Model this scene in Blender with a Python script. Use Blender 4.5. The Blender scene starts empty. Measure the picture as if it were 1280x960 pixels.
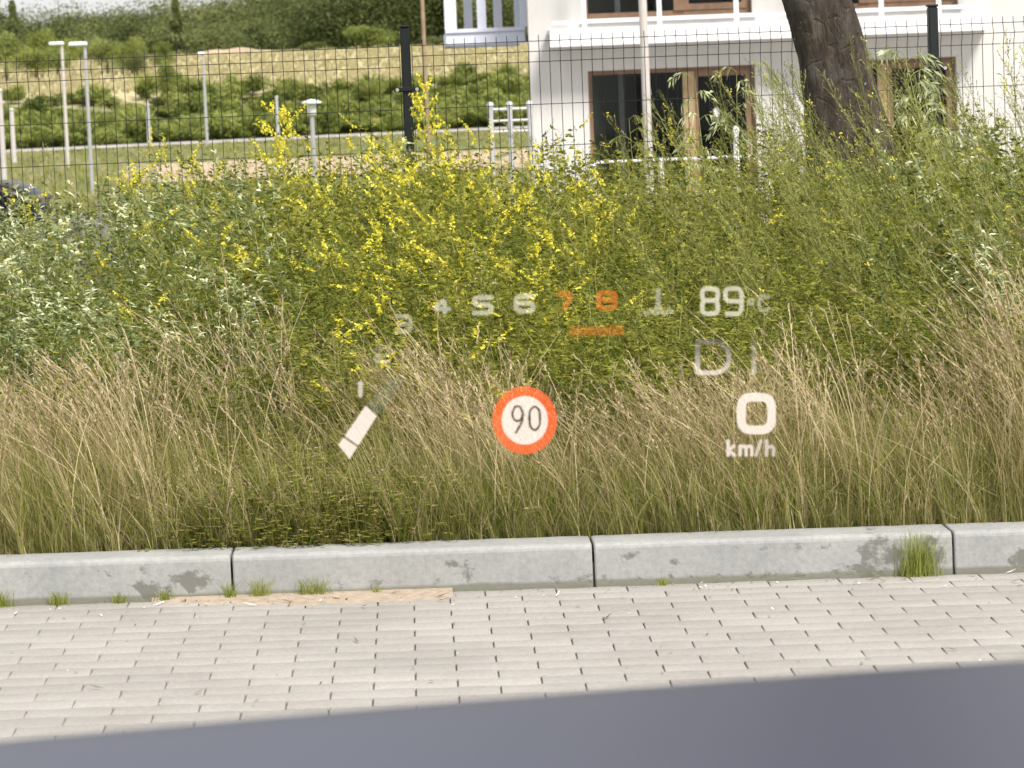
import bpy, math, random
import numpy as np
from mathutils import Vector, Matrix

R = math.radians
random.seed(7)
rng = np.random.default_rng(7)
scene = bpy.context.scene
COL = scene.collection

# ------------------------------------------------------------------ camera
EYE = Vector((0.0, 0.0, 1.38))
FPX = 3800.0                       # focal length in photo pixels (1280 wide)
YAW, PITCH, ROLL = R(1.82), R(-5.385), R(2.3)
fwd = Vector((math.sin(YAW) * math.cos(PITCH), math.cos(YAW) * math.cos(PITCH), math.sin(PITCH)))
rt = Vector((math.cos(YAW), -math.sin(YAW), 0.0))
up = rt.cross(fwd)
RT = rt * math.cos(ROLL) - up * math.sin(ROLL)
UP = up * math.cos(ROLL) + rt * math.sin(ROLL)
cam_d = bpy.data.cameras.new('camera')
cam = bpy.data.objects.new('camera', cam_d)
COL.objects.link(cam)
cam.matrix_world = Matrix(((RT.x, UP.x, -fwd.x, EYE.x), (RT.y, UP.y, -fwd.y, EYE.y),
                           (RT.z, UP.z, -fwd.z, EYE.z), (0, 0, 0, 1)))
cam_d.sensor_width = 36.0
cam_d.lens = 36.0 * FPX / 1280.0
cam_d.clip_start = 0.1
cam_d.clip_end = 5000
cam_d.dof.use_dof = True
cam_d.dof.focus_distance = 10.5
cam_d.dof.aperture_fstop = 11.0
scene.camera = cam

# ------------------------------------------------------------------ light
SUN_EL, SUN_AZ = R(50), R(150)     # azimuth from +Y clockwise: behind the camera, to its right
world = bpy.data.worlds.new('World')
scene.world = world
world.use_nodes = True
wn = world.node_tree
wn.nodes.clear()
wo = wn.nodes.new('ShaderNodeOutputWorld')
wb = wn.nodes.new('ShaderNodeBackground')
ws = wn.nodes.new('ShaderNodeTexSky')
ws.sky_type = 'NISHITA'
ws.sun_disc = False
ws.sun_elevation = SUN_EL
ws.sun_rotation = SUN_AZ
ws.air_density = 1.0
ws.dust_density = 4.0
ws.ozone_density = 1.0
wb.inputs['Strength'].default_value = 0.088
wtc = wn.nodes.new('ShaderNodeTexCoord')
wno = wn.nodes.new('ShaderNodeTexNoise'); wno.inputs['Scale'].default_value = 2.6; wno.inputs['Detail'].default_value = 7
wmp = wn.nodes.new('ShaderNodeMapping'); wmp.inputs['Scale'].default_value = (1, 1, 2.5)
wn.links.new(wtc.outputs['Generated'], wmp.inputs[0]); wn.links.new(wmp.outputs[0], wno.inputs['Vector'])
wr = wn.nodes.new('ShaderNodeMapRange'); wr.inputs[1].default_value = .3; wr.inputs[2].default_value = .6
wr.inputs[3].default_value = .7; wr.inputs[4].default_value = .95
wn.links.new(wno.outputs['Fac'], wr.inputs[0])
wmx = wn.nodes.new('ShaderNodeMix'); wmx.data_type = 'RGBA'
wn.links.new(wr.outputs[0], wmx.inputs[0]); wn.links.new(ws.outputs[0], wmx.inputs[6]); wmx.inputs[7].default_value = (6.2, 6.15, 6.1, 1)
wn.links.new(wmx.outputs[2], wb.inputs['Color'])
wn.links.new(wb.outputs[0], wo.inputs['Surface'])
sl = bpy.data.lights.new('sun', 'SUN')
sl.energy = 3.0
sl.angle = R(16)
sl.color = (1.0, 0.935, 0.84)
sun = bpy.data.objects.new('sun', sl)
COL.objects.link(sun)
sdir = Vector((math.sin(SUN_AZ) * math.cos(SUN_EL), math.cos(SUN_AZ) * math.cos(SUN_EL), math.sin(SUN_EL)))
sun.rotation_euler = sdir.to_track_quat('Z', 'Y').to_euler()
sun.location = sdir * 60
scene.view_settings.view_transform = 'Standard'
scene.view_settings.look = 'None'
scene.view_settings.gamma = 1.0
scene.view_settings.use_curve_mapping = False
scene.view_settings.exposure = 0.95
EXPO = 2 ** scene.view_settings.exposure


# ------------------------------------------------------------------ helpers
def ray(px, py):
    return (fwd * FPX + RT * (px - 640.0) - UP * (py - 480.0)).normalized()


def W(px, py, Y):
    """point of the photo pixel at the distance Y from the camera"""
    d = ray(px, py)
    return EYE + d * (Y / d.y)


def tag(o, label=None, cat=None, group=None, kind=None):
    if label: o['label'] = label
    if cat: o['category'] = cat
    if group: o['group'] = group
    if kind: o['kind'] = kind
    return o


def empty(name, loc, label, cat, group=None, rz=0.0):
    o = bpy.data.objects.new(name, None)
    COL.objects.link(o)
    o.location = loc
    o.rotation_euler = (0, 0, rz)
    o.empty_display_size = 0.1
    return tag(o, label, cat, group)


def mesh_np(name, V, F, mats, MI=None, tone=None, parent=None, smooth=False, origin=None):
    """one mesh object from numpy arrays; F is an (n,4) or (n,3) array"""
    V = np.asarray(V, dtype=np.float32).reshape(-1, 3)
    if origin is not None:
        V = V - np.asarray(origin, dtype=np.float32)
    F = np.asarray(F, dtype=np.int32)
    n, k = F.shape
    me = bpy.data.meshes.new(name)
    me.vertices.add(len(V))
    me.vertices.foreach_set('co', V.ravel())
    me.loops.add(n * k)
    me.loops.foreach_set('vertex_index', F.ravel())
    me.polygons.add(n)
    me.polygons.foreach_set('loop_start', np.arange(0, n * k, k, dtype=np.int32))
    me.polygons.foreach_set('loop_total', np.full(n, k, dtype=np.int32))
    if not isinstance(mats, (list, tuple)): mats = [mats]
    for m in mats: me.materials.append(m)
    if MI is not None:
        me.polygons.foreach_set('material_index', np.asarray(MI, dtype=np.int32))
    if smooth:
        me.polygons.foreach_set('use_smooth', np.ones(n, dtype=bool))
    me.update(calc_edges=True)
    if tone is not None:
        a = me.attributes.new('tone', 'FLOAT', 'POINT')
        a.data.foreach_set('value', np.asarray(tone, dtype=np.float32))
    o = bpy.data.objects.new(name, me)
    COL.objects.link(o)
    if parent is not None: o.parent = parent
    if origin is not None: o.location = tuple(float(c) for c in origin)
    return o


class MB:
    """collects boxes, tubes and loose faces; build() links them as one mesh object"""
    def __init__(s): s.v = []; s.f = []; s.sm = []

    def add(s, vs, fs, smooth=False):
        b = len(s.v)
        s.v += [tuple(v) for v in vs]
        s.f += [tuple(b + i for i in f) for f in fs]
        s.sm += [smooth] * len(fs)

    def box(s, x0, x1, y0, y1, z0, z1, bev=0.0):
        if bev <= 0:
            vs = [(x, y, z) for z in (z0, z1) for y in (y0, y1) for x in (x0, x1)]
            s.add(vs, [(0, 2, 3, 1), (4, 5, 7, 6), (0, 1, 5, 4), (2, 6, 7, 3), (0, 4, 6, 2), (1, 3, 7, 5)])
            return
        b = min(bev, (x1 - x0) * .45, (y1 - y0) * .45, (z1 - z0) * .45)
        rings = []
        for z, i in ((z0, b), (z0 + b, 0), (z1 - b, 0), (z1, b)):
            rings.append([(x0 + i, y0 + b, z), (x0 + i + (b if i == 0 else 0), y0 + i, z), (x1 - b, y0 + i, z), (x1 - i, y0 + b, z),
                          (x1 - i, y1 - b, z), (x1 - b, y1 - i, z), (x0 + b, y1 - i, z), (x0 + i, y1 - b, z)])
        vs = [p for r in rings for p in r]
        fs = [tuple(range(7, -1, -1)), tuple(range(24, 32))]
        for k in range(3):
            for j in range(8):
                fs.append((k * 8 + j, k * 8 + (j + 1) % 8, (k + 1) * 8 + (j + 1) % 8, (k + 1) * 8 + j))
        s.add(vs, fs)

    def tube(s, pts, rad, n=10, cap=True, flat=1.0):
        pts = [Vector(p) for p in pts]
        if not isinstance(rad, (list, tuple)): rad = [rad] * len(pts)
        vs = []
        for i, p in enumerate(pts):
            t = (pts[min(i + 1, len(pts) - 1)] - pts[max(i - 1, 0)]).normalized()
            a = t.cross(Vector((0, 1, 0)))
            if a.length < .1: a = t.cross(Vector((1, 0, 0)))
            a.normalize(); b = t.cross(a)
            for k in range(n):
                q = 2 * math.pi * k / n
                vs.append(p + (a * math.cos(q) + b * math.sin(q) * flat) * rad[i])
        fs = []
        for i in range(len(pts) - 1):
            for k in range(n):
                fs.append((i * n + k, i * n + (k + 1) % n, (i + 1) * n + (k + 1) % n, (i + 1) * n + k))
        s.add(vs, fs, True)
        if cap:
            s.add(vs[:n], [tuple(range(n - 1, -1, -1))])
            s.add(vs[-n:], [tuple(range(n))])

    def lathe(s, c, prof, n=20):
        vs = []
        for r, z in prof:
            for k in range(n):
                q = 2 * math.pi * k / n
                vs.append((c[0] + r * math.cos(q), c[1] + r * math.sin(q), c[2] + z))
        fs = []
        for i in range(len(prof) - 1):
            for k in range(n):
                fs.append((i * n + k, i * n + (k + 1) % n, (i + 1) * n + (k + 1) % n, (i + 1) * n + k))
        s.add(vs, fs, True)

    def prism(s, outline, y0, y1):
        """outline of (x,z) points extruded along y"""
        n = len(outline)
        vs = [(x, y0, z) for x, z in outline] + [(x, y1, z) for x, z in outline]
        fs = [tuple(range(n)), tuple(range(2 * n - 1, n - 1, -1))]
        fs += [(i, i + n, (i + 1) % n + n, (i + 1) % n) for i in range(n)]
        s.add(vs, fs)

    def build(s, name, mat, parent=None, off=None):
        me = bpy.data.meshes.new(name)
        v = s.v
        if off is not None: v = [(a - off[0], b - off[1], c - off[2]) for a, b, c in v]
        me.from_pydata(v, [], s.f)
        me.materials.append(mat)
        me.polygons.foreach_set('use_smooth', s.sm)
        me.update()
        o = bpy.data.objects.new(name, me)
        COL.objects.link(o)
        if parent is not None: o.parent = parent
        elif off is not None: o.location = off
        return o


# ------------------------------------------------------------------ materials
def new_mat(name):
    m = bpy.data.materials.new(name)
    m.use_nodes = True
    nt = m.node_tree
    bs = nt.nodes['Principled BSDF']
    return m, nt, bs


def N(nt, typ, **kw):
    n = nt.nodes.new(typ)
    for k, v in kw.items():
        if k.startswith('i_'):
            n.inputs[k[2:].replace('_', ' ')].default_value = v
        else:
            setattr(n, k, v)
    return n


def ramp(nt, fac, stops):
    r = nt.nodes.new('ShaderNodeValToRGB')
    el = r.color_ramp.elements
    while len(el) > 1: el.remove(el[0])
    el[0].position = stops[0][0]; el[0].color = (*stops[0][1], 1)
    for p, c in stops[1:]:
        e = el.new(p); e.color = (*c, 1)
    nt.links.new(fac, r.inputs[0])
    return r.outputs[0]


def coords(nt, scale=(1, 1, 1), kind='Object'):
    tc = nt.nodes.new('ShaderNodeTexCoord')
    mp = nt.nodes.new('ShaderNodeMapping')
    mp.inputs['Scale'].default_value = scale
    nt.links.new(tc.outputs[kind], mp.inputs[0])
    return mp.outputs[0]


def noise(nt, vec, scale, detail=5, rough=.6):
    n = nt.nodes.new('ShaderNodeTexNoise')
    n.inputs['Scale'].default_value = scale
    n.inputs['Detail'].default_value = detail
    n.inputs['Roughness'].default_value = rough
    nt.links.new(vec, n.inputs['Vector'])
    return n.outputs['Fac']


def mixc(nt, fac, a, b, mode='MIX'):
    m = nt.nodes.new('ShaderNodeMix')
    m.data_type = 'RGBA'; m.blend_type = mode
    for sock, val in ((m.inputs[0], fac), (m.inputs[6], a), (m.inputs[7], b)):
        if isinstance(val, (int, float)): sock.default_value = val
        elif isinstance(val, tuple): sock.default_value = (*val, 1)
        else: nt.links.new(val, sock)
    return m.outputs[2]


def mth(nt, op, a, b=None, c=None, clamp=False):
    m = nt.nodes.new('ShaderNodeMath'); m.operation = op; m.use_clamp = clamp
    for i, v in enumerate((a, b, c)):
        if v is None: continue
        if isinstance(v, (int, float)): m.inputs[i].default_value = v
        else: nt.links.new(v, m.inputs[i])
    return m.outputs[0]


def bump(nt, bs, h, strength, dist):
    b = nt.nodes.new('ShaderNodeBump')
    b.inputs['Strength'].default_value = strength
    b.inputs['Distance'].default_value = dist
    nt.links.new(h, b.inputs['Height'])
    nt.links.new(b.outputs[0], bs.inputs['Normal'])


def simple(name, col, rough=.6, metal=0.0, var=.12, scale=8, bmp=0.0, kind='Object'):
    m, nt, bs = new_mat(name)
    v = coords(nt, kind=kind)
    n = noise(nt, v, scale, 6)
    lo = tuple(c * (1 - var) for c in col); hi = tuple(min(1, c * (1 + var)) for c in col)
    nt.links.new(ramp(nt, n, [(.3, lo), (.7, hi)]), bs.inputs['Base Color'])
    bs.inputs['Roughness'].default_value = rough
    bs.inputs['Metallic'].default_value = metal
    if bmp: bump(nt, bs, noise(nt, v, scale * 4, 4), .5, bmp)
    return m


def leafm(name, stops, trans=.45, rough=.7, spec=.12):
    """foliage: colour picked by the per-vertex 'tone' of each leaf, part of the light passes through"""
    m, nt, bs = new_mat(name)
    at = N(nt, 'ShaderNodeAttribute', attribute_name='tone')
    c = ramp(nt, at.outputs['Fac'], stops)
    nt.links.new(c, bs.inputs['Base Color'])
    bs.inputs['Roughness'].default_value = rough
    bs.inputs['Specular IOR Level'].default_value = spec
    tr = N(nt, 'ShaderNodeBsdfTranslucent')
    nt.links.new(c, tr.inputs[0])
    mx = N(nt, 'ShaderNodeMixShader')
    mx.inputs[0].default_value = trans
    nt.links.new(bs.outputs[0], mx.inputs[1]); nt.links.new(tr.outputs[0], mx.inputs[2])
    nt.links.new(mx.outputs[0], nt.nodes['Material Output'].inputs['Surface'])
    return m


M = {}
M['green'] = leafm('leaf_green', [(0, (.08, .105, .016)), (.5, (.215, .24, .038)), (1, (.45, .44, .09))], .5)
M['stem'] = leafm('stem_green', [(0, (.12, .15, .03)), (1, (.32, .34, .12))], .2)
M['yellow'] = leafm('petal_yellow', [(0, (.64, .58, .04)), (1, (.88, .82, .14))], .35)
M['pale'] = leafm('leaf_pale', [(0, (.11, .15, .045)), (.5, (.24, .29, .12)), (.75, (.45, .50, .28)), (1, (.76, .78, .54))], .3)
M['feather'] = leafm('leaf_feathery', [(0, (.11, .135, .032)), (.5, (.26, .28, .085)), (1, (.50, .49, .20))], .5)
M['straw'] = leafm('straw_dry', [(0, (.15, .13, .05)), (.35, (.32, .265, .12)), (.7, (.49, .405, .225)), (1, (.66, .57, .36))], .35)
M['field'] = leafm('field_straw', [(0, (.32, .30, .15)), (1, (.56, .50, .31))], .4)
M['blade'] = leafm('grass_blade', [(0, (.09, .13, .02)), (.5, (.22, .27, .05)), (1, (.44, .44, .14))], .5)
M['seed'] = leafm('seed_head', [(0, (.24, .18, .11)), (.5, (.40, .32, .20)), (1, (.58, .49, .32))], .25)
M['clover'] = leafm('clover_low', [(0, (.15, .18, .03)), (.6, (.33, .35, .08)), (.8, (.45, .29, .15)), (1, (.6, .48, .33))], .5)
M['far_dark'] = leafm('crown_dark', [(0, (.05, .07, .022)), (.5, (.13, .155, .055)), (1, (.24, .26, .10))], .2)
M['far_mid'] = leafm('crown_mid', [(0, (.08, .11, .022)), (.5, (.19, .23, .055)), (1, (.34, .37, .11))], .25)
M['far_light'] = leafm('crown_light', [(0, (.10, .13, .03)), (.5, (.21, .25, .07)), (1, (.36, .39, .14))], .25)
M['metal'] = simple('metal_galvanised', (.55, .56, .58), .4, .6, .1, 12)
M['white_metal'] = simple('metal_white', (.78, .79, .82), .4, 0, .06, 5)
M['balcony_blue'] = simple('metal_pale_blue', (.62, .66, .78), .4, 0, .06, 5)
M['fence'] = simple('fence_coating', (.008, .013, .014), .45, 0, .2, 20)
M['wood_pole'] = simple('pole_brown', (.30, .22, .14), .8, 0, .2, 10)
M['steel_pole'] = simple('pole_aluminium', (.62, .58, .57), .38, .3, .08, 6)
M['black'] = simple('rubber_black', (.02, .02, .02), .7)
M['bolt'] = simple('bolt_steel', (.75, .75, .75), .25, .9)


# ------------------------------------------------------------------ terrain
def pav_z(x): return -0.0122 * x


def sstep(a, b, x):
    t = np.clip((x - a) / (b - a), 0, 1)
    return t * t * (3 - 2 * t)


def ground_z(x, y):
    x = np.asarray(x, dtype=float); y = np.asarray(y, dtype=float)
    near = -0.0122 * np.clip(x, -12, 12)
    z = near - 0.09 + 0.19 * sstep(8.60, 8.63, y)
    z = z * (1 - sstep(15, 22, y)) + (-0.55) * sstep(15, 22, y)
    z = z + 0.55 * sstep(62, 100, y)
    z = z + 2.3 * sstep(148, 166, y)
    z = z + 3.9 * np.clip((y - 164) / 106, 0, 1)
    z = z - 4.0 * sstep(276, 318, y)
    z = z + 5.0 * sstep(-14, 10, x) * sstep(290, 330, y)
    z = z + 6 * sstep(340, 600, y)
    return z


ys = np.concatenate([np.arange(-40, 8.3, 1.2), np.arange(8.3, 9.0, .05), np.arange(9.0, 16, .25), np.arange(16, 60, 1.5),
                     np.arange(60, 340, 3.0), np.arange(345, 1500, 60)])
xs = np.concatenate([np.arange(-900, -60, 60), np.arange(-60, -8, 3), np.arange(-8, 10, .4), np.arange(10, 60, 3), np.arange(60, 901, 60)])
X, Y = np.meshgrid(xs, ys)
Z = ground_z(X, Y)
Z += np.where((Y > 9) & (Y < 15), rng.normal(0, .012, Z.shape), 0) + np.where(Y > 60, rng.normal(0, .04, Z.shape), 0)
nx, ny = len(xs), len(ys)
idx = np.arange(nx * ny).reshape(ny, nx)
F = np.stack([idx[:-1, :-1], idx[:-1, 1:], idx[1:, 1:], idx[1:, :-1]], -1).reshape(-1, 4)
gm, nt, bs = new_mat('ground_soil_grass')
v = coords(nt)
sep = N(nt, 'ShaderNodeSeparateXYZ'); nt.links.new(v, sep.inputs[0])
n1 = noise(nt, v, .35, 8, .65); n2 = noise(nt, v, 6, 6, .7)
soil = ramp(nt, n2, [(.3, (.035, .035, .015)), (.6, (.07, .065, .03)), (.8, (.11, .10, .05))])
grass = ramp(nt, n2, [(.25, (.07, .09, .025)), (.6, (.14, .16, .05)), (.85, (.24, .23, .10))])
n3 = noise(nt, coords(nt, (.05, .5, 1)), 1.4, 8, .7)
field = ramp(nt, n3, [(.25, (.30, .29, .13)), (.45, (.42, .37, .20)), (.62, (.50, .45, .27)), (.85, (.36, .35, .16))])
yw = mth(nt, 'ADD', sep.outputs[1], mth(nt, 'MULTIPLY', n1, 10))
c = mixc(nt, mth(nt, 'MULTIPLY', mth(nt, 'SUBTRACT', yw, 20), .3, clamp=True), soil, grass)
c = mixc(nt, mth(nt, 'MULTIPLY', mth(nt, 'SUBTRACT', yw, 164), .3, clamp=True), c, field)
c = mixc(nt, mth(nt, 'MULTIPLY', mth(nt, 'SUBTRACT', yw, 272), .2, clamp=True), c, grass)
nt.links.new(c, bs.inputs['Base Color']); bs.inputs['Roughness'].default_value = .95
bump(nt, bs, n2, .6, .05)
g = mesh_np('ground', np.stack([X, Y, Z], -1).reshape(-1, 3), F, gm, smooth=True)
tag(g, kind='structure')

# ------------------------------------------------------------------ paved parking bay: interlocking concrete blocks
KY = 8.50                                   # front face of the kerb
RX0, RX1 = W(742, 734, KY).x, 0
BL, BW, GAP, CH, CHZ = 0.2, 0.1, 0.0014, .0016, .0005
px_shift = W(468, 825, 7.4).x               # a joint column stands here


def wave(x, k): return 0.006 * np.sin(2 * np.pi * (x - px_shift) / .2 + math.pi * (k % 2))


vs, fs, tn = [], [], []
NS = 9
for r in range(0, 92):
    y1 = KY - 0.012 - r * BW
    y0 = y1 - BW
    off = 0.0 if r % 2 else BL / 2
    i0 = int(math.floor((-4.2 - px_shift) / BL)); i1 = int(math.ceil((4.6 - px_shift) / BL))
    for i in range(i0, i1):
        xa = px_shift + off + i * BL; xb = xa + BL
        t = rng.uniform(0, 1)
        dz = rng.normal(0, .0004); tx = rng.normal(0, .002); ty = rng.normal(0, .0015)
        X_ = np.linspace(xa, xb, NS)
        rings = []
        for ins, zz in ((GAP / 2, -.03), (GAP / 2, -CHZ), (GAP / 2 + CH, 0)):
            xx = np.clip(X_, xa + ins + .0016, xb - ins - .0016)
            bot = np.stack([xx, y0 + wave(X_, r + 1) + ins * .8, np.zeros(NS)], -1)
            top = np.stack([xx[::-1], y1 + wave(X_[::-1], r) - ins * .8, np.zeros(NS)], -1)
            rg = np.concatenate([bot, top])
            rg[:, 2] = zz + dz + tx * (rg[:, 0] - (xa + xb) / 2) + ty * (rg[:, 1] - y0) - 0.0122 * rg[:, 0]
            rings.append(rg)
        b = len(vs) * 6 * NS
        vs.append(np.concatenate(rings)); tn.append(np.full(6 * NS, t))
        n = 2 * NS
        for k in range(2):
            for j in range(n):
                fs.append((b + k * n + j, b + k * n + (j + 1) % n, b + (k + 1) * n + (j + 1) % n, b + (k + 1) * n + j))
        for j in range(NS - 1):
            fs.append((b + 2 * n + j, b + 2 * n + j + 1, b + 2 * n + n - 2 - j, b + 2 * n + n - 1 - j))
pm, nt, bs = new_mat('paver_concrete')
v = coords(nt)
at = N(nt, 'ShaderNodeAttribute', attribute_name='tone')
n1 = noise(nt, v, 90, 6, .7); n2 = noise(nt, v, 2.2, 5, .6); n3 = noise(nt, coords(nt, (1, 3, 1)), 5, 6, .7)
c = ramp(nt, n1, [(.25, (.255, .247, .235)), (.5, (.32, .308, .293)), (.8, (.385, .373, .355))])
c = mixc(nt, .8, c, ramp(nt, at.outputs['Fac'], [(0, (.88, .88, .88)), (1, (1.05, 1.05, 1.05))]), 'MULTIPLY')
c = mixc(nt, .9, c, ramp(nt, n2, [(.3, (.86, .85, .84)), (.7, (1.05, 1.05, 1.05))]), 'MULTIPLY')
c = mixc(nt, .5, c, ramp(nt, n3, [(.3, (.90, .885, .86)), (.6, (1.02, 1.02, 1.02))]), 'MULTIPLY')
nt.links.new(c, bs.inputs['Base Color']); bs.inputs['Roughness'].default_value = .85
bump(nt, bs, n1, .5, .002)
pv = mesh_np('pavement', np.concatenate(vs), fs, pm, tone=np.concatenate(tn))
tag(pv, kind='structure')
# grit lying in the joints
jm = simple('joint_grit', (.12, .112, .095), .95, 0, .3, 40)
jb = MB()
jb.add([(-4.3, -1.0, pav_z(-4.3) - .006), (4.8, -1.0, pav_z(4.8) - .006), (4.8, KY + .02, pav_z(4.8) - .006), (-4.3, KY + .02, pav_z(-4.3) - .006)], [(0, 1, 2, 3)])
tag(jb.build('joint_sand', jm), kind='structure')
sm_ = simple('sand_wash', (.33, .27, .21), .95, 0, .22, 40, .003)
sx0, sx1 = W(190, 750, KY).x, W(566, 745, KY).x
sv, sf = [], []
ns = 90
for i in range(ns + 1):
    t = i / ns; x = sx0 + (sx1 - sx0) * t
    w = (.03 + .13 * min(1, t / .45) + .012 * math.sin(i * .45) + .008 * math.sin(i * 1.3)) * (1 if t < .97 else .6) + random.uniform(-.008, .008)
    for j, q in enumerate((0, .5, 1)):
        sv.append((x, KY - .001 - w * q, pav_z(x) + (.009, .0045, -.001)[j] + random.uniform(0, .0008)))
for i in range(ns):
    for j in range(2):
        a = i * 3 + j; sf.append((a, a + 1, a + 4, a + 3))
so = mesh_np('sand', sv, sf, sm_, smooth=True)
tag(so, 'thin strip of washed orange sand along the foot of the left kerb', 'sand', kind='stuff')

# ------------------------------------------------------------------ kerb stones
km, nt, bs = new_mat('kerb_concrete')
v = coords(nt)
geo = N(nt, 'ShaderNodeNewGeometry')
sep = N(nt, 'ShaderNodeSeparateXYZ'); nt.links.new(geo.outputs['Position'], sep.inputs[0])
pos = geo.outputs['Position']
n1 = noise(nt, pos, 60, 6, .7); n2 = noise(nt, pos, 4, 6, .65); n3 = noise(nt, pos, 22, 5, .6); n4 = noise(nt, pos, 9, 3, .5)
c = ramp(nt, n1, [(.25, (.245, .252, .255)), (.5, (.305, .312, .315)), (.8, (.37, .378, .378))])
c = mixc(nt, 1, c, ramp(nt, n2, [(.3, (.80, .81, .82)), (.65, (1.04, 1.04, 1.02))]), 'MULTIPLY')
xx = sep.outputs[0]; zz = mth(nt, 'ADD', sep.outputs[2], mth(nt, 'MULTIPLY', xx, .0122))


def blob(x0, z0, wx, wz):
    a = mth(nt, 'DIVIDE', mth(nt, 'SUBTRACT', xx, x0), wx); b = mth(nt, 'DIVIDE', mth(nt, 'SUBTRACT', zz, z0), wz)
    d = mth(nt, 'ADD', mth(nt, 'MULTIPLY', a, a), mth(nt, 'MULTIPLY', b, b))
    return mth(nt, 'SUBTRACT', 1, d, clamp=True)


acc = None
for px, zc, wx, wz, st in ((1105, .07, .10, .075, 1), (1165, .05, .055, .08, 1), (1085, .02, .11, .04, .9), (190, .03, .09, .045, 1), (240, .05, .08, .055, 1),
                           (178, .09, .02, .03, .8), (480, .02, .35, .03, .62), (560, .075, .05, .02, .9), (585, .055, .03, .05, .8), (760, .02, .4, .022, .6),
                           (790, .085, .03, .02, .8), (1275, .03, .05, .05, 1), (850, .06, .05, .02, .6), (100, .08, .25, .02, .5), (970, .015, .5, .02, .6), (1000, .09, .3, .02, .55)):
    bb = mth(nt, 'MULTIPLY', blob(W(px, 730, KY).x, zc, wx, wz), st)
    acc = bb if acc is None else mth(nt, 'MAXIMUM', acc, bb)
st = mth(nt, 'SUBTRACT', mth(nt, 'ADD', mth(nt, 'MULTIPLY', acc, .35), n3), .70)
st = mth(nt, 'MULTIPLY', st, 8, clamp=True)
c = mixc(nt, mth(nt, 'MULTIPLY', st, .85), c, (.13, .13, .115))
ft = mth(nt, 'MULTIPLY', mth(nt, 'SUBTRACT', mth(nt, 'ADD', .016, mth(nt, 'MULTIPLY', n4, .012)), zz), 120, clamp=True)
c = mixc(nt, mth(nt, 'MULTIPLY', ft, .7), c, (.13, .13, .085))
nt.links.new(c, bs.inputs['Base Color']); bs.inputs['Roughness'].default_value = .85
hh = mth(nt, 'SUBTRACT', mth(nt, 'MULTIPLY', n1, .5), mth(nt, 'MULTIPLY', st, .9))
bump(nt, bs, hh, .5, .003)
joints = [W(290, 720, KY).x - 1.007, W(290, 720, KY).x, W(742, 705, KY).x, W(1192, 690, KY).x, W(1192, 690, KY).x + 1.0]
joints = [joints[0] - 1.0] + joints + [joints[-1] + 1.0]
klabels = {1: 'grey kerb stone at the left end of the view with small weeds at its foot',
           2: 'long grey kerb stone with the orange sand strip along its foot',
           3: 'grey kerb stone with the big dark blotch and thick green tuft',
           4: 'clean pale grey kerb stone at the right edge of the view',
           0: 'grey kerb stone out beyond the left edge', 5: 'grey kerb stone out beyond the right edge'}
HK = 0.122
prof = [(0, -.10), (0, HK - .016), (.002, HK - .009), (.007, HK - .003), (.016, HK), (.15, HK + .001), (.15, -.10)]
for k in range(len(joints) - 1):
    a, b = joints[k] + .0035, joints[k + 1] - .0035
    xsn = [a, a + .004] + list(np.linspace(a + .03, b - .03, 20)) + [b - .004, b]
    vs, fs = [], []
    cx = (a + b) / 2
    tilt = (.0, .002, -.001, .0015, .003, 0)[k]
    for i, x in enumerate(xsn):
        ins = .003 if i in (0, len(xsn) - 1) else 0
        for (yy, z) in prof:
            wob = random.uniform(-.0006, .0006)
            vs.append((x, KY + yy + (ins if yy < .1 else -ins) + tilt, z + pav_z(x) + (-ins if z > 0 else 0) + wob))
    m_ = len(prof)
    for i in range(len(xsn) - 1):
        for j in range(m_ - 1):
            fs.append((i * m_ + j, (i + 1) * m_ + j, (i + 1) * m_ + j + 1, i * m_ + j + 1))
    mb = MB(); mb.add(vs, fs, False)
    mb.add(vs[:m_], [tuple(range(m_))]); mb.add(vs[-m_:], [tuple(range(m_ - 1, -1, -1))])
    if k == 1:   # hairline crack across the face
        cx_ = W(208, 720, KY).x
        pass
    o = mb.build('kerb_stone', km, off=(cx, KY, pav_z(cx)))
    tag(o, klabels[k], 'kerb stone', 'kerb stones along the parking bay')
jb = MB()   # mortar behind and between the kerb stones
jb.box(joints[0], joints[-1], KY + .012, KY + .13, -.18, .06)
mo = jb.build('kerb_mortar', simple('mortar_dark', (.06, .058, .05), .95), None)
tag(mo, kind='structure')


# ------------------------------------------------------------------ plants: templates and scattering
class T:
    """a plant as loose quads with a material index and a tone per vertex"""
    def __init__(s): s.v = []; s.m = []; s.t = []

    def q(s, a, b, c, d, m, t):
        s.v += [a, b, c, d]; s.m.append(m); s.t += [t] * 4

    def leaf(s, p, d, n, L, w, m, t, droop=.15):
        d = d.normalized(); sd = d.cross(n)
        if sd.length < 1e-3: sd = d.cross(Vector((1, 0, 0)))
        sd.normalize()
        mid = p + d * L * .45
        tip = p + d * L - Vector((0, 0, 1)) * L * droop
        s.q(p, mid + sd * w * .5, tip, mid - sd * w * .5, m, t)

    def strip(s, pts, w0, w1, side, m, t):
        n = len(pts)
        for i in range(n - 1):
            a = w0 + (w1 - w0) * i / (n - 1); b = w0 + (w1 - w0) * (i + 1) / (n - 1)
            s.q(pts[i] - side * a / 2, pts[i] + side * a / 2, pts[i + 1] + side * b / 2, pts[i + 1] - side * b / 2, m, t)

    def arr(s):
        return (np.array([tuple(p) for p in s.v], dtype=np.float32), np.array(s.m, dtype=np.int32), np.array(s.t, dtype=np.float32))


def rv(a=1.0): return Vector((random.gauss(0, a), random.gauss(0, a), random.gauss(0, a)))


def hdir(ang): return Vector((math.cos(ang), math.sin(ang), 0))


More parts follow.
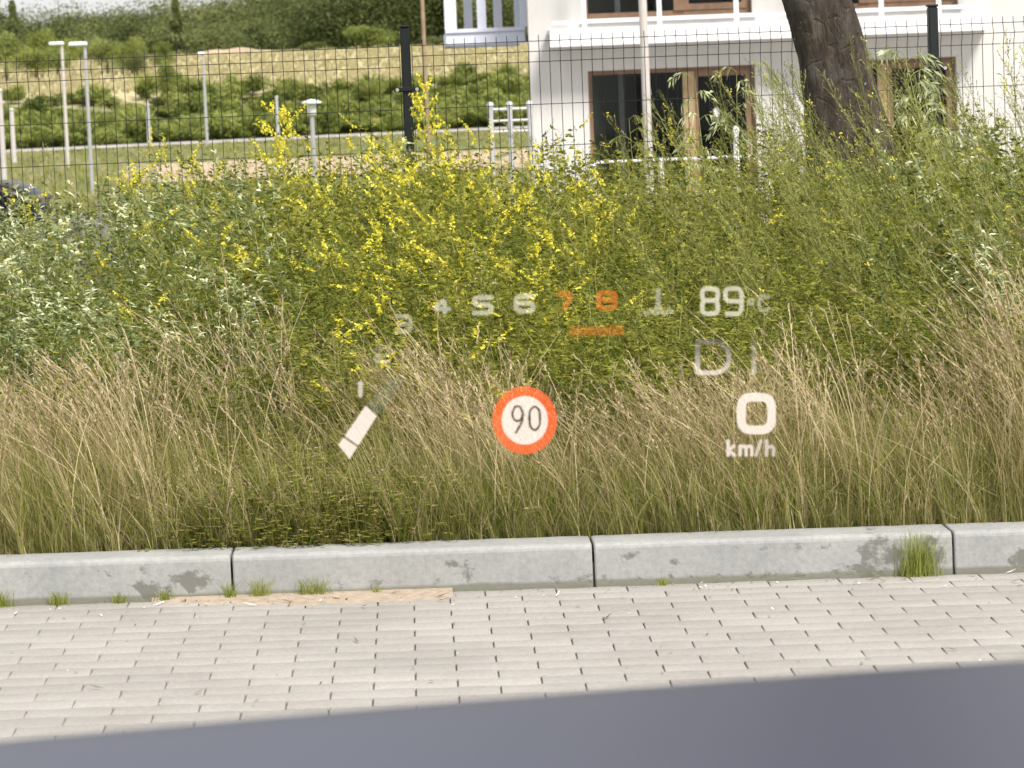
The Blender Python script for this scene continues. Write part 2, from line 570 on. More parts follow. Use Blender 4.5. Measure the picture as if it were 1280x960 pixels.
def scatter(name, templates, pts, mats, parent=None, height=None, lean=None, tonev=None, thick=None, bexp=1.6):
    """copies templates to points; height scales them, lean bends them over in x (and y)"""
    AV, AM, AT = [], [], []
    for i, (x, y, z) in enumerate(pts):
        tv, tm, tt = templates[rng.integers(len(templates))]
        a = rng.uniform(0, 2 * np.pi); ca, sa = math.cos(a), math.sin(a)
        h = 1.0 if height is None else height[i]
        s = h if thick is None else thick
        V = tv.copy()
        zc = V[:, 2]
        X_ = (V[:, 0] * ca - V[:, 1] * sa) * s
        Y_ = (V[:, 0] * sa + V[:, 1] * ca) * s
        Zz = zc * h
        lx, ly = (0, 0) if lean is None else lean[i]
        b = np.clip(zc, 0, 1.2) ** bexp
        V[:, 0] = X_ + x + lx * b * h
        V[:, 1] = Y_ + y + ly * b * h
        V[:, 2] = Zz * (1 - .35 * (lx * lx + ly * ly) * b) + z
        AV.append(V); AM.append(tm)
        AT.append(np.clip(tt + (rng.normal(0, .12) if tonev is None else tonev[i]), 0, 1))
    V = np.concatenate(AV); Mi = np.concatenate(AM); Tn = np.concatenate(AT)
    F = np.arange(len(V), dtype=np.int32).reshape(-1, 4)
    return mesh_np(name, V, F, mats, Mi, Tn, parent)


def sweet_clover(flowers, full=1.0):
    t = T(); 
    for st in range(random.choice((2, 3))):
        ang = random.uniform(0, 6.28); spread = random.uniform(.03, .16)
        top = Vector((math.cos(ang) * spread, math.sin(ang) * spread, random.uniform(.82, 1.0)))
        pts = [Vector((0, 0, 0)), top * .35 + rv(.008), top * .7 + rv(.012), top]
        side = hdir(random.uniform(0, 6.28))
        t.strip(pts, .005, .002, side, 0, random.uniform(.2, .8))
        nb = int(random.randint(10, 13) * full)
        for k in range(nb):
            u = .22 + .78 * (k + random.random()) / nb
            p = top * u + rv(.006)
            p.z = top.z * u
            ba = k * 2.4 + random.uniform(-.5, .5)
            d = (hdir(ba) * random.uniform(.5, .9) + Vector((0, 0, random.uniform(.6, 1.0)))).normalized()
            L = random.uniform(.10, .24) * (1.1 - .35 * u)
            e = p + d * L
            t.strip([p, p + d * L * .5 + rv(.004), e], .0022, .0014, hdir(ba + 1.57), 0, random.uniform(.3, .9))
            nl = random.randint(4, 6)
            for j in range(nl):
                q = p + d * L * (j + .5) / nl
                ld = (hdir(random.uniform(0, 6.28)) + Vector((0, 0, random.uniform(-.1, .8)))).normalized()
                c = q + ld * .012
                tone = random.uniform(.1, .9)
                for a in (-.9, 0, .9):
                    dd = (ld + ld.cross(Vector((0, 0, 1))) * a).normalized()
                    t.leaf(c, dd + rv(.35), rv(1), random.uniform(.018, .030), random.uniform(.008, .013), 1, tone + random.uniform(-.1, .1))
            if random.random() < flowers:
                for s in range(random.choice((1, 2))):
                    fd = (d + rv(.25)).normalized(); FL = random.uniform(.045, .095)
                    o = e if s == 0 else p + d * L * .6
                    nf = int(FL / .0038)
                    for j in range(nf):
                        w = 1 - .6 * j / nf
                        q = o + fd * FL * j / nf
                        oo = rv(1).normalized()
                        t.leaf(q, (oo * 1.0 - Vector((0, 0, .35)) + fd * .3), rv(1), .013 * w + .004, .0085 * w + .003, 2, random.uniform(0, 1))
            else:
                fd = (d + rv(.2)).normalized()
                for j in range(7):
                    q = e + fd * .05 * j / 7
                    t.leaf(q, rv(1) + fd, rv(1), .008, .0035, 1, random.uniform(.5, 1))
    return t.arr()


def pale_weed():
    t = T()
    top = Vector((random.uniform(-.06, .06), random.uniform(-.06, .06), 1.0))
    t.strip([Vector((0, 0, 0)), top * .5 + rv(.01), top * .97], .007, .003, hdir(random.uniform(0, 3)), 0, .5)
    n = 20
    for k in range(n):
        u = .12 + .86 * (k + random.random()) / n
        p = top * u; ba = k * 2.4 + random.uniform(-.4, .4)
        d = (hdir(ba) * random.uniform(.5, .9) + Vector((0, 0, random.uniform(.5, 1)))).normalized()
        L = random.uniform(.09, .2) * (1.15 - .6 * u)
        t.strip([p, p + d * L * .5, p + d * L], .003, .0015, hdir(ba + 1.57), 0, .6)
        curl = hdir(random.uniform(0, 6.28)) * .5
        nl = int(8 + 60 * L)
        for j in range(nl):
            w = (j + .5) / nl
            q = p + d * L * w + curl * L * .5 * w * w
            dd = (d * .6 + rv(.6)).normalized()
            t.leaf(q, dd, rv(1), random.uniform(.024, .052) * (1.1 - .35 * w), random.uniform(.007, .013), 1, .12 + .85 * (w * u) ** 1.6 + random.uniform(-.15, .25), .2)
    return t.arr()


def feathery(flower=0.0):
    t = T()
    top = Vector((random.uniform(-.05, .05), random.uniform(-.05, .05), 1.0))
    t.strip([Vector((0, 0, 0)), top * .35 + rv(.004), top * .7 + rv(.006), top], .006, .0015, hdir(random.uniform(0, 3)), 0, .7)
    n = 46
    for k in range(n):
        u = .06 + .94 * (k + random.random()) / n
        p = top * u; ba = k * 2.4 + random.uniform(-.4, .4)
        d = (hdir(ba) * random.uniform(.3, .65) + Vector((0, 0, 1))).normalized()
        if u < .45:
            t.leaf(p, d, rv(1), random.uniform(.05, .09), .006, 1, random.uniform(0, .6), .3)
            t.leaf(p, d + rv(.3), rv(1), random.uniform(.04, .07), .005, 1, random.uniform(0, .6), .3)
        else:
            L = random.uniform(.06, .17) * (1.25 - .8 * (u - .45) / .55)
            e = p + d * L
            t.strip([p, e], .0018, .001, hdir(ba + 1.57), 0, .8)
            nl = int(5 + 70 * L)
            for j in range(nl):
                w = (j + .3) / nl
                q = p + d * L * w
                t.leaf(q, d + rv(.45), rv(1), random.uniform(.010, .022), random.uniform(.0025, .0045), 1, .35 + .5 * w + random.uniform(-.2, .2), .1)
            if random.random() < flower:
                for j in range(8):
                    t.leaf(e + rv(.005), rv(1), rv(1), .009, .006, 2, random.uniform(0, 1))
    return t.arr()


def grass_culm(seed=True):
    t = T()
    bend = random.uniform(.05, .22); a = random.uniform(0, 6.28)
    pts = [Vector((0, 0, 0))]
    n = 6
    for i in range(1, n + 1):
        u = i / n
        pts.append(hdir(a) * bend * u ** 2.2 + Vector((0, 0, u - .12 * bend * u ** 3)))
    side = hdir(random.uniform(0, 6.28))
    tone = random.uniform(.3, .9)
    t.strip(pts, .0034, .0018, side, 0, tone)
    if seed:
        d = (pts[-1] - pts[-2]).normalized()
        L = random.uniform(.12, .22); nn = 11
        for j in range(nn):
            q = pts[-1] - d * L * (1 - j / nn)
            w = math.sin(math.pi * (j + 1.5) / (nn + 2))
            t.leaf(q, (d + rv(.16)).normalized(), rv(1), .028, .003 + .002 * w, 1, random.uniform(.2, .9), .05)
    for j in range(random.randint(1, 3)):
        u = random.uniform(.05, .5); k = int(u * n); p = pts[k]
        ld = (hdir(random.uniform(0, 6.28)) * .5 + Vector((0, 0, 1))).normalized()
        l = random.uniform(.2, .40)
        t.strip([p, p + ld * l * .5, p + ld * l + hdir(random.uniform(0, 6.28)) * .08 - Vector((0, 0, .03))], .004, .001, hdir(random.uniform(0, 6.28)), 0 if random.random() < .5 else 2, random.uniform(.1, .8))
    return t.arr()


def grass_tuft(n=14, w=.0035, spread=.35, dry=0.0):
    t = T()
    for i in range(n):
        a = random.uniform(0, 6.28); L = random.uniform(.5, 1.0); sp = random.uniform(.05, spread)
        b = hdir(random.uniform(0, 6.28)) * random.uniform(0, .03)
        pts = [b + hdir(a) * sp * (u ** 2) * L + Vector((0, 0, L * (u - .15 * sp * u ** 3))) for u in (0, .35, .7, 1.0)]
        t.strip(pts, w, w * .25, hdir(random.uniform(0, 6.28)), 1 if random.random() < dry else 0, random.uniform(0, 1))
    return t.arr()


def low_clover():
    t = T()
    for i in range(26):
        a = random.uniform(0, 6.28); r = random.uniform(0, .09)
        z = random.uniform(.25, 1.0)
        c = hdir(a) * r * 1.3 + Vector((0, 0, z))
        for b in (0, 2.1, 4.2):
            t.leaf(c + rv(.004), hdir(b + a) + rv(.5), rv(1), .019, .015, 0, random.uniform(.1, .75))
        t.strip([hdir(a) * r * .3, c], .002, .0015, hdir(a + 1.57), 0, .4)
        if random.random() < .18:
            for j in range(10): t.leaf(c + Vector((0, 0, .06)) + rv(.003), rv(1), rv(1), .009, .006, 0, random.uniform(.85, 1))
    return t.arr()


def pxof(x, y, z=0.8):
    d = Vector((x, y, z)) - EYE
    k = d.dot(fwd)
    return 640 + FPX * d.dot(RT) / k, 480 - FPX * d.dot(UP) / k


def mz(x, y): return float(ground_z(x, y))


LEAN = -.24
# --- dry grass in front, taller culms leaning left in the wind
cul = [grass_culm(True) for _ in range(14)] + [grass_culm(False) for _ in range(4)]
pts, hs, ln, tv = [], [], [], []
for i in range(8800):
    y = KY + .17 + abs(rng.normal(0, 1)) * .62
    if y > 11 or (y > 9.9 and rng.random() < .5): continue
    x = rng.uniform(-2.4, 2.9) * (y / 9.2)
    clump = math.sin(x * 7.3 + 1.3 * math.sin(y * 5)) + math.sin(x * 3.1 + y * 4.7 + 1)
    if rng.random() > .62 + .22 * clump: continue
    px, _ = pxof(x, y)
    low = 1.0
    if 190 < px < 520 and y < 9.1: low = .35 if rng.random() < .8 else .8
    h = (.28 + .17 * rng.random() + .06 * clump + .07 * math.sin(x * 2.1 + 2.2)) * low * (1 + .10 * min(1, (y - KY) / 1.5))
    h *= np.interp(px, [0, 300, 450, 900, 1020, 1280], [1.15, 1.1, .95, .95, 1.2, 1.35])
    if rng.random() < .10: h *= 1.25
    pts.append((x, y, mz(x, y))); hs.append(h)
    l = LEAN * rng.uniform(-.1, 2.0)
    ln.append((l, rng.normal(0, .15))); tv.append(rng.normal(-.05 + .10 * clump, .24))
o = scatter('dry_grass', cul, pts, [M['straw'], M['seed'], M['blade']], height=hs, lean=ln, tonev=tv, thick=1.0, bexp=2.3)
tag(o, 'straw coloured dry grass with seed heads leaning left behind the kerb', 'grass', kind='stuff')
# --- green blades under and between
tf = [grass_tuft(15, .005, dry=.45) for _ in range(10)]
pts, hs, ln, tv = [], [], [], []
for i in range(9000):
    y = KY + .155 + rng.random() ** 1.4 * 6.2
    x = rng.uniform(-2.4, 2.9) * (y / 9.2)
    g_ = math.sin(x * 5.1 + 2) * .5 + math.sin(x * 2.3 + y * 2) * .5
    if y > 11.5 and rng.random() < .5: continue
    pts.append((x, y, mz(x, y))); hs.append((.23 + .21 * rng.random() + .05 * g_) * (1 if y > KY + .25 else .75) * (1 + .12 * (y - KY) / 2))
    ln.append((LEAN * rng.uniform(.2, 1.4), rng.normal(0, .1))); tv.append(.12 * g_ + rng.normal(.02, .16) + .12 * (x < -.6))
o = scatter('green_grass', tf, pts, [M['blade'], M['straw']], height=hs, lean=ln, tonev=tv, thick=.5)
tag(o, 'green grass blades growing thickly at the foot of the meadow plants', 'grass', kind='stuff')
tf2 = [grass_tuft(20, .004, .7, .4) for _ in range(8)]
# short fringe right behind the kerb top
pts, hs, ln = [], [], []
for i in range(1500):
    y = KY + .15 + rng.random() * .14; x = rng.uniform(-2.4, 2.9)
    pts.append((x, y, mz(x, KY + .3))); hs.append(.06 + .10 * rng.random()); ln.append((LEAN * .6, -.25 * rng.random()))
o = scatter('grass_fringe', tf2, pts, [M['blade'], M['straw']], height=hs, lean=ln, tonev=list(rng.normal(.1, .2, len(pts))), thick=.2)
tag(o, 'short grass fringe hanging over the back of the kerb', 'grass', kind='stuff')
# --- low clover patch, bottom left of the meadow
lc = [low_clover() for _ in range(8)]
pts, hs, ln = [], [], []
for i in range(520):
    px = rng.normal(380, 90); y = KY + .16 + rng.random() * .75
    x = W(px, 650, y).x
    pts.append((x, y, mz(x, KY + .3))); hs.append(.06 + .14 * rng.random() * (1 + (y - KY)))
    ln.append((0, 0))
o = scatter('low_clover', lc, pts, [M['clover']], height=hs, lean=ln, thick=1.0)
tag(o, 'low dark clover mat with small brown flower heads behind the left kerb', 'clover', kind='stuff')

# --- yellow sweet clover
def top_h(px, y):
    """height the meadow reaches at this column and distance"""
    t = np.interp(px, [-300, 0, 150, 300, 420, 520, 700, 800, 930, 1000, 1150, 1300, 1600], [.97, 1.0, 1.0, 1.09, 1.15, 1.14, 1.12, 1.08, 1.12, 1.20, 1.25, 1.20, 1.1])
    f = np.interp(y, [8.9, 9.3, 10.0, 11.0, 12.0, 12.8, 14.3], [.40, .50, .62, .80, .95, 1.0, 1.0])
    return t * f


SC = [sweet_clover(.52) for _ in range(6)]
SCL = [sweet_clover(.02) for _ in range(5)]
for nm, tmpl, cnt, dens, lab in (
        ('yellow_sweet_clover', SC, 1200, lambda px: np.interp(px, [20, 130, 240, 300, 400, 620, 760, 900, 980], [.0, .25, .08, .8, 1, 1, .5, .15, 0]), 'bushy green sweet clover covered in small yellow flower spikes in the middle of the meadow'),
        ('green_sweet_clover', SCL, 1700, lambda px: np.interp(px, [-200, 0, 150, 300, 600, 800, 1000, 1300], [.2, .2, .4, .6, .8, 1, .8, .5]), 'bushy green sweet clover with few flowers filling the meadow')):
    pts, hs, ln, tv = [], [], [], []
    for i in range(cnt):
        y = 9.3 + rng.random() ** 1.1 * 4.9
        x = rng.uniform(-2.5, 3.2) * (y / 9.2)
        px, _ = pxof(x, y)
        if px < -250 or px > 1550 or rng.random() > dens(px): continue
        h = top_h(px, y) * rng.uniform(.72, 1.04)
        if nm[0] == 'y' and y < 11.0 and rng.random() < .62: continue
        if nm[0] == 'y' and math.sin(x * 4.3 + 1) + math.sin(y * 3.1 + x * 2) + .9 * math.sin(x * 11 + y * 7) < -.5: continue
        if nm[0] == 'y': h *= 1.02
        else: h *= .93
        pts.append((x, y, mz(x, y))); hs.append(h)
        ln.append((rng.normal(-.10, .10), rng.normal(-.03, .08))); tv.append(rng.normal(.0, .15) + .16 * math.sin(x * 6.1 + math.sin(y * 4.2) * 2))
    o = scatter(nm, tmpl, pts, [M['stem'], M['green'], M['yellow']], height=hs, lean=ln, tonev=tv, thick=1.0)
    tag(o, lab, 'wildflowers', kind='stuff')

# --- pale weeds on the left, tall feathery weeds on the right
PW = [pale_weed() for _ in range(7)]
pts, hs, ln, tv = [], [], [], []
for i in range(900):
    y = 9.8 + rng.random() * 4.4
    x = rng.uniform(-2.5, 3.2) * (y / 9.2)
    px, _ = pxof(x, y)
    if px < -250 or px > 1550: continue
    if rng.random() > np.interp(px, [0, 220, 330, 430, 560, 1000, 1120, 1280], [1, .9, .75, .22, .03, .02, .12, .6]): continue
    pts.append((x, y, mz(x, y))); hs.append(top_h(px, y) * rng.uniform(.75, 1.0)); ln.append((rng.normal(-.2, .12), rng.normal(0, .08))); tv.append(rng.normal(.08, .18))
o = scatter('pale_weeds', PW, pts, [M['stem'], M['pale']], height=hs, lean=ln, tonev=tv, thick=1.0)
tag(o, 'pale green leafy weeds with whitish tips filling the left side and right edge of the meadow', 'weeds', kind='stuff')
FW = [feathery(.06) for _ in range(7)]
pts, hs, ln, tv = [], [], [], []
for i in range(1300):
    y = 10.2 + rng.random() * 4.1
    x = rng.uniform(-2.5, 3.2) * (y / 9.2)
    px, _ = pxof(x, y)
    if px < -250 or px > 1550: continue
    if rng.random() > np.interp(px, [0, 300, 760, 860, 960, 1050, 1280], [.12, .10, .10, .3, .8, .95, .8]): continue
    pts.append((x, y, mz(x, y))); hs.append(top_h(px, y) * rng.uniform(.8, 1.12) * (1.08 if px > 930 else 1)); ln.append((rng.normal(-.30, .12), rng.normal(0, .08))); tv.append(rng.normal(.0, .13))
o = scatter('feathery_weeds', FW, pts, [M['stem'], M['feather'], M['yellow']], height=hs, lean=ln, tonev=tv, thick=1.0)
tag(o, 'tall feathery green weeds leaning left, thickest on the right of the meadow', 'weeds', kind='stuff')


# --- single plants that stand out
def single(name, label, cat, px, py_top, Y, tm, mats, names, lx, group=None, thick=1.0):
    tp = W(px, py_top, Y); x0 = tp.x - lx; z0 = mz(x0, Y); h = tp.z - z0
    e = empty(name, (x0, Y, z0), label, cat, group)
    V, Mi, Tt = tm
    V = V.copy()
    b = np.clip(V[:, 2], 0, 1.2) ** 1.6
    V[:, 0] = V[:, 0] * thick + lx * b
    V[:, 1] = V[:, 1] * thick
    V[:, 2] *= h
    for nm, ks in (('stem', Mi == 0), ('foliage', Mi > 0)):
        sel = np.where(ks)[0]
        if len(sel) == 0: continue
        vi = (sel[:, None] * 4 + np.arange(4)).ravel()
        mesh_np(nm, V[vi], np.arange(len(vi), dtype=np.int32).reshape(-1, 4), mats, Mi[sel], tone=Tt[vi], parent=e)
    return e


def drooper():
    t = T()
    top = Vector((0, 0, 1.0))
    t.strip([Vector((0, 0, 0)), top * .35 + rv(.004), top * .7 + rv(.008), top * .99], .006, .002, hdir(.2), 0, .9)
    for k in range(17):
        u = .45 + .55 * (k + random.random()) / 17
        ba = random.choice((0, math.pi)) + random.uniform(-.9, .9)
        L = random.uniform(.09, .17) * (1.25 - .6 * u)
        o = top * u; pp = [o]
        for j in range(1, 7):
            w = j / 6
            pp.append(o + hdir(ba) * L * w + Vector((0, 0, L * (.75 * w - .8 * w * w))))
        t.strip(pp, .0025, .0015, Vector((0, 0, 1)), 0, .9)
        for j in range(2, 7):
            for e in range(3):
                t.leaf(pp[j] + rv(.004), hdir(ba) * .6 + Vector((0, 0, -.5)) + rv(.4), rv(1), random.uniform(.022, .038), random.uniform(.006, .010), 1, random.uniform(.55, 1), .2)
        for e in range(3):
            t.leaf(top * random.uniform(.1, .6), hdir(random.uniform(0, 6.28)) + Vector((0, 0, .6)), rv(1), .07, .008, 1, random.uniform(.1, .5), .3)
    return t.arr()


def topped():
    t = T()
    top = Vector((0, 0, 1.0))
    t.strip([Vector((0, 0, 0)), top * .35 + rv(.006), top * .7 + rv(.008), top * .96], .005, .002, hdir(.2), 0, .9)
    for k in range(16):
        u = .80 + .19 * random.random()
        o = top * u; d = (hdir(random.uniform(0, 6.28)) * random.uniform(.3, .9) + Vector((0, 0, .5))).normalized()
        a = o + d * random.uniform(.02, .05)
        t.strip([o, a], .002, .0015, hdir(1), 0, .8)
        for j in range(20):
            t.leaf(a + d * .06 * j / 20, rv(1), rv(1), .014, .010, 2, random.uniform(0, 1))
    for k in range(40):
        t.leaf(top * random.uniform(.2, .9), hdir(random.uniform(0, 6.28)) + Vector((0, 0, .5)), rv(1), .035, .010, 1, random.uniform(.3, 1))
    return t.arr()


sc_m, sc_n = [M['stem'], M['green'], M['yellow']], ['stem', 'leaves', 'flowers']
pw_m, pw_n = [M['stem'], M['pale']], ['stem', 'leaves']
fw_m, fw_n = [M['stem'], M['feather'], M['yellow']], ['stem', 'leaves', 'flowers']
single('sweet_clover_plant', 'tall yellow flowering stalk standing above the meadow left of the mushroom lamp', 'wildflower', 340, 138, 12.6, topped(), sc_m, sc_n, -.12)
single('sweet_clover_plant', 'tall yellow flowering stalk just right of the black fence post', 'wildflower', 530, 112, 12.9, topped(), sc_m, sc_n, .03)
single('tall_weed', 'tall drooping weed in front of the tan window post of the left ground floor window', 'weed', 868, 96, 13.2, drooper(), pw_m, pw_n, -.06)
single('tall_weed', 'tall thin weed in front of the right part of the left ground floor window', 'weed', 921, 88, 13.4, drooper(), pw_m, pw_n, .06)
single('tall_weed', 'dark leafy weed crossing the window just left of the thin silver pole', 'weed', 786, 146, 13.6, drooper(), [M['stem'], M['feather']], pw_n, -.03)
single('tall_weed', 'tall bowing weed with pale seed tips in front of the right fence post', 'weed', 1128, 58, 12.4, drooper(), pw_m, pw_n, -.22, thick=1.3)
single('tall_weed', 'leafy pale weed standing just right of the bowing one by the fence post', 'weed', 1170, 92, 13.0, drooper(), pw_m, pw_n, -.12)
single('tall_weed', 'tallest feathery weed near the right edge against the white wall', 'weed', 1248, 55, 12.9, feathery(.15), fw_m, fw_n, -.16, thick=1.4)
single('tall_weed', 'feathery weed between the right fence post and the right edge of the view', 'weed', 1205, 100, 13.2, feathery(.15), fw_m, fw_n, -.20, thick=1.3)
single('tall_weed', 'thin green stalk in front of the left foot of the tree trunk', 'weed', 1004, 95, 12.2, feathery(.1), fw_m, fw_n, -.14)
single('tall_weed', 'slender bare stalk rising in front of the black car', 'weed', 58, 176, 12.2, grass_culm(True), [M['straw'], M['seed'], M['blade']], ['stem', 'seed_head', 'blade'], -.12)
# tufts rooted at the foot of the kerb
for px, h, w, lab in ((1148, .125, .6, 'thick bright green tuft at the kerb foot in front of the dark blotch'),
                      (391, .055, .55, 'low green tuft with wide blades where the orange sand strip meets the kerb'),
                      (325, .062, .3, 'narrow green grass tuft right of the kerb joint above the orange sand'),
                      (289, .05, .2, 'tiny grass tuft growing out of the left kerb joint'),
                      (207, .04, .25, 'yellowish little tuft below the crack of the left kerb stone'),
                      (74, .04, .3, 'small tuft at the kerb foot, second from the left edge'),
                      (150, .03, .25, 'faint sparse tuft at the kerb foot midway along the left kerb stone'),
                      (3, .05, .3, 'small tuft at the kerb foot on the very left edge of the view'),
                      (471, .025, .15, 'tiny dark weed sprouting from the middle of the orange sand strip'),
                      (828, .022, .2, 'tiny dry tuft at the foot of the kerb right of the middle joint')):
    x = W(px, 745, KY).x
    e = empty('grass_tuft', (x, KY - .02, pav_z(x)), lab, 'grass tuft', 'grass tufts growing along the foot of the kerb')
    t = T()
    for i in range(int(20 + 170 * w) if h < .1 else 260):
        bx = random.gauss(0, .045 * w if h < .1 else .024); a = random.uniform(0, 6.28); L = h * random.uniform(.25, 1.1)
        sp = random.uniform(.0, .9 if h < .1 else .5)
        b = Vector((bx, random.uniform(-.012, .012), 0))
        p = [b, b + hdir(a) * sp * L * .3 + Vector((0, 0, L * .55)), b + hdir(a) * sp * L + Vector((0, 0, L))]
        t.strip(p, .0020, .0006, hdir(random.uniform(-.5, .5)), 0, random.uniform(.2, 1))
    V, Mi, Tt = t.arr()
    mesh_np('blades', V, np.arange(len(V), dtype=np.int32).reshape(-1, 4), M['blade'], tone=Tt, parent=e)

t = T()
for i in range(420):
    near_k = random.random() < .6
    y = KY - abs(random.gauss(0, .10)) - .01 if near_k else random.uniform(6.3, 8.4)
    x = random.uniform(-1.7, 2.2)
    p = Vector((x, y, pav_z(x) + .003))
    L_ = random.uniform(.004, .016) if random.random() < .9 else random.uniform(.03, .05)
    t.leaf(p, hdir(random.uniform(0, 6.28)) + Vector((0, 0, .15)), Vector((0, 0, 1)), L_, min(L_ * .5, .006), 0 if random.random() < .8 else 1, random.uniform(0, 1), -.1)
V, Mi, Tt = t.arr()
o = mesh_np('leaf_litter', V, np.arange(len(V), dtype=np.int32).reshape(-1, 4), [leafm('litter_brown', [(0, (.06, .05, .03)), (.6, (.18, .14, .08)), (1, (.34, .28, .18))], .1), M['white_metal']], Mi, Tt)
tag(o, 'tiny dry flecks and pale crumbs lying on the paving near the kerb', 'litter', kind='stuff')

# ------------------------------------------------------------------ tree trunk by the fence
bark, nt, bs = new_mat('bark_grey_brown')
v = coords(nt, (1, 1, .32)); v2 = coords(nt)
n1 = noise(nt, v, 26, 8, .7); n2 = noise(nt, v2, 7, 5, .6); n3 = noise(nt, v2, 55, 3, .5)
vo = N(nt, 'ShaderNodeTexVoronoi'); vo.feature = 'DISTANCE_TO_EDGE'; vo.inputs['Scale'].default_value = 17
nt.links.new(coords(nt, (1, 1, .4)), vo.inputs['Vector'])
c = ramp(nt, n1, [(.34, (.016, .012, .009)), (.5, (.05, .038, .028)), (.68, (.12, .093, .07))])
c = mixc(nt, mth(nt, 'MULTIPLY', mth(nt, 'SUBTRACT', n2, .52), 5, clamp=True), c, (.085, .078, .07))
c = mixc(nt, mth(nt, 'MULTIPLY', mth(nt, 'SUBTRACT', n3, .68), 12, clamp=True), c, (.32, .30, .27))
nt.links.new(c, bs.inputs['Base Color']); bs.inputs['Roughness'].default_value = .9
hb = mth(nt, 'ADD', mth(nt, 'MULTIPLY', mth(nt, 'MINIMUM', vo.outputs[0], .05), 3), n1)
bump(nt, bs, hb, 1.0, .03)
TY = 13.3
tr_c = [(1072, 330, 66), (1066, 240, 60), (1060, 165, 53), (1050, 120, 47), (1041, 70, 43.5), (1030, 30, 42), (1020, 0, 41.5), (1005, -60, 40), (985, -150, 38), (960, -280, 35), (945, -420, 31), (935, -560, 27)]
base = W(1078, 400, TY); base.z = mz(base.x, TY)
tree = empty('tree', base, 'thick grey brown tree trunk leaning left in front of the fence and white wall', 'tree')
cpts = [W(a, b, TY) for a, b, c_ in tr_c]; crad = [c_ / FPX * TY for a, b, c_ in tr_c]
cpts = [Vector((base.x, TY, base.z - .1))] + cpts; crad = [crad[0] * 1.12] + crad
# resample finely and roughen
P, Rr = [], []
for i in range(len(cpts) - 1):
    for k in range(10):
        t = k / 10; P.append(cpts[i].lerp(cpts[i + 1], t)); Rr.append(crad[i] * (1 - t) + crad[i + 1] * t)
nseg = 56
vs, fs = [], []
for i, (p, r) in enumerate(zip(P, Rr)):
    for k in range(nseg):
        q = 2 * math.pi * k / nseg
        z = p.z
        rr = r * (1 + .02 * math.sin(5 * q + 9 * z + 3 * math.sin(z * 5)) * math.sin(z * 11 + q) + .035 * math.sin(3 * q + z * 1.7) + .028 * math.sin(7 * q + 2.3 * math.sin(z * 2.4)) + .015 * math.sin(13 * q + z * 6) + random.uniform(-.006, .006))
        rr *= 1 + .10 * math.exp(-((z - 1.25) / .14) ** 2) * math.exp(-((q - 4.9) / .5) ** 2)
        vs.append((p.x + rr * math.cos(q) - base.x, p.y + rr * math.sin(q) - base.y, z - base.z))
for i in range(len(P) - 1):
    for k in range(nseg):
        fs.append((i * nseg + k, i * nseg + (k + 1) % nseg, (i + 1) * nseg + (k + 1) % nseg, (i + 1) * nseg + k))
mesh_np('trunk', vs, fs, bark, parent=tree, smooth=True)
mb = MB()
tops = []
t0 = cpts[-1] - base
for k in range(9):
    a = k * 2.4; s0 = cpts[-1 - (k % 3)] - base
    d = hdir(a) * .8 + Vector((0, 0, .9))
    p1 = s0 + d * .7; p2 = p1 + (d + rv(.2)) * .7; p3 = p2 + (d + rv(.3)) * .6
    mb.tube([s0, p1, p2, p3], [.085, .06, .035, .012], 8); tops += [p1.lerp(p2, .5), p2, p3]
mb.build('limb', bark, tree)
t = T()
for c_ in tops:
    for i in range(300):
        t.leaf(c_ + rv(.30), rv(1), rv(1), random.uniform(.05, .09), random.uniform(.03, .05), 0, random.uniform(0, 1))
V, Mi, Tt = t.arr()
mesh_np('crown', V, np.arange(len(V), dtype=np.int32).reshape(-1, 4), M['far_mid'], tone=Tt, parent=tree)

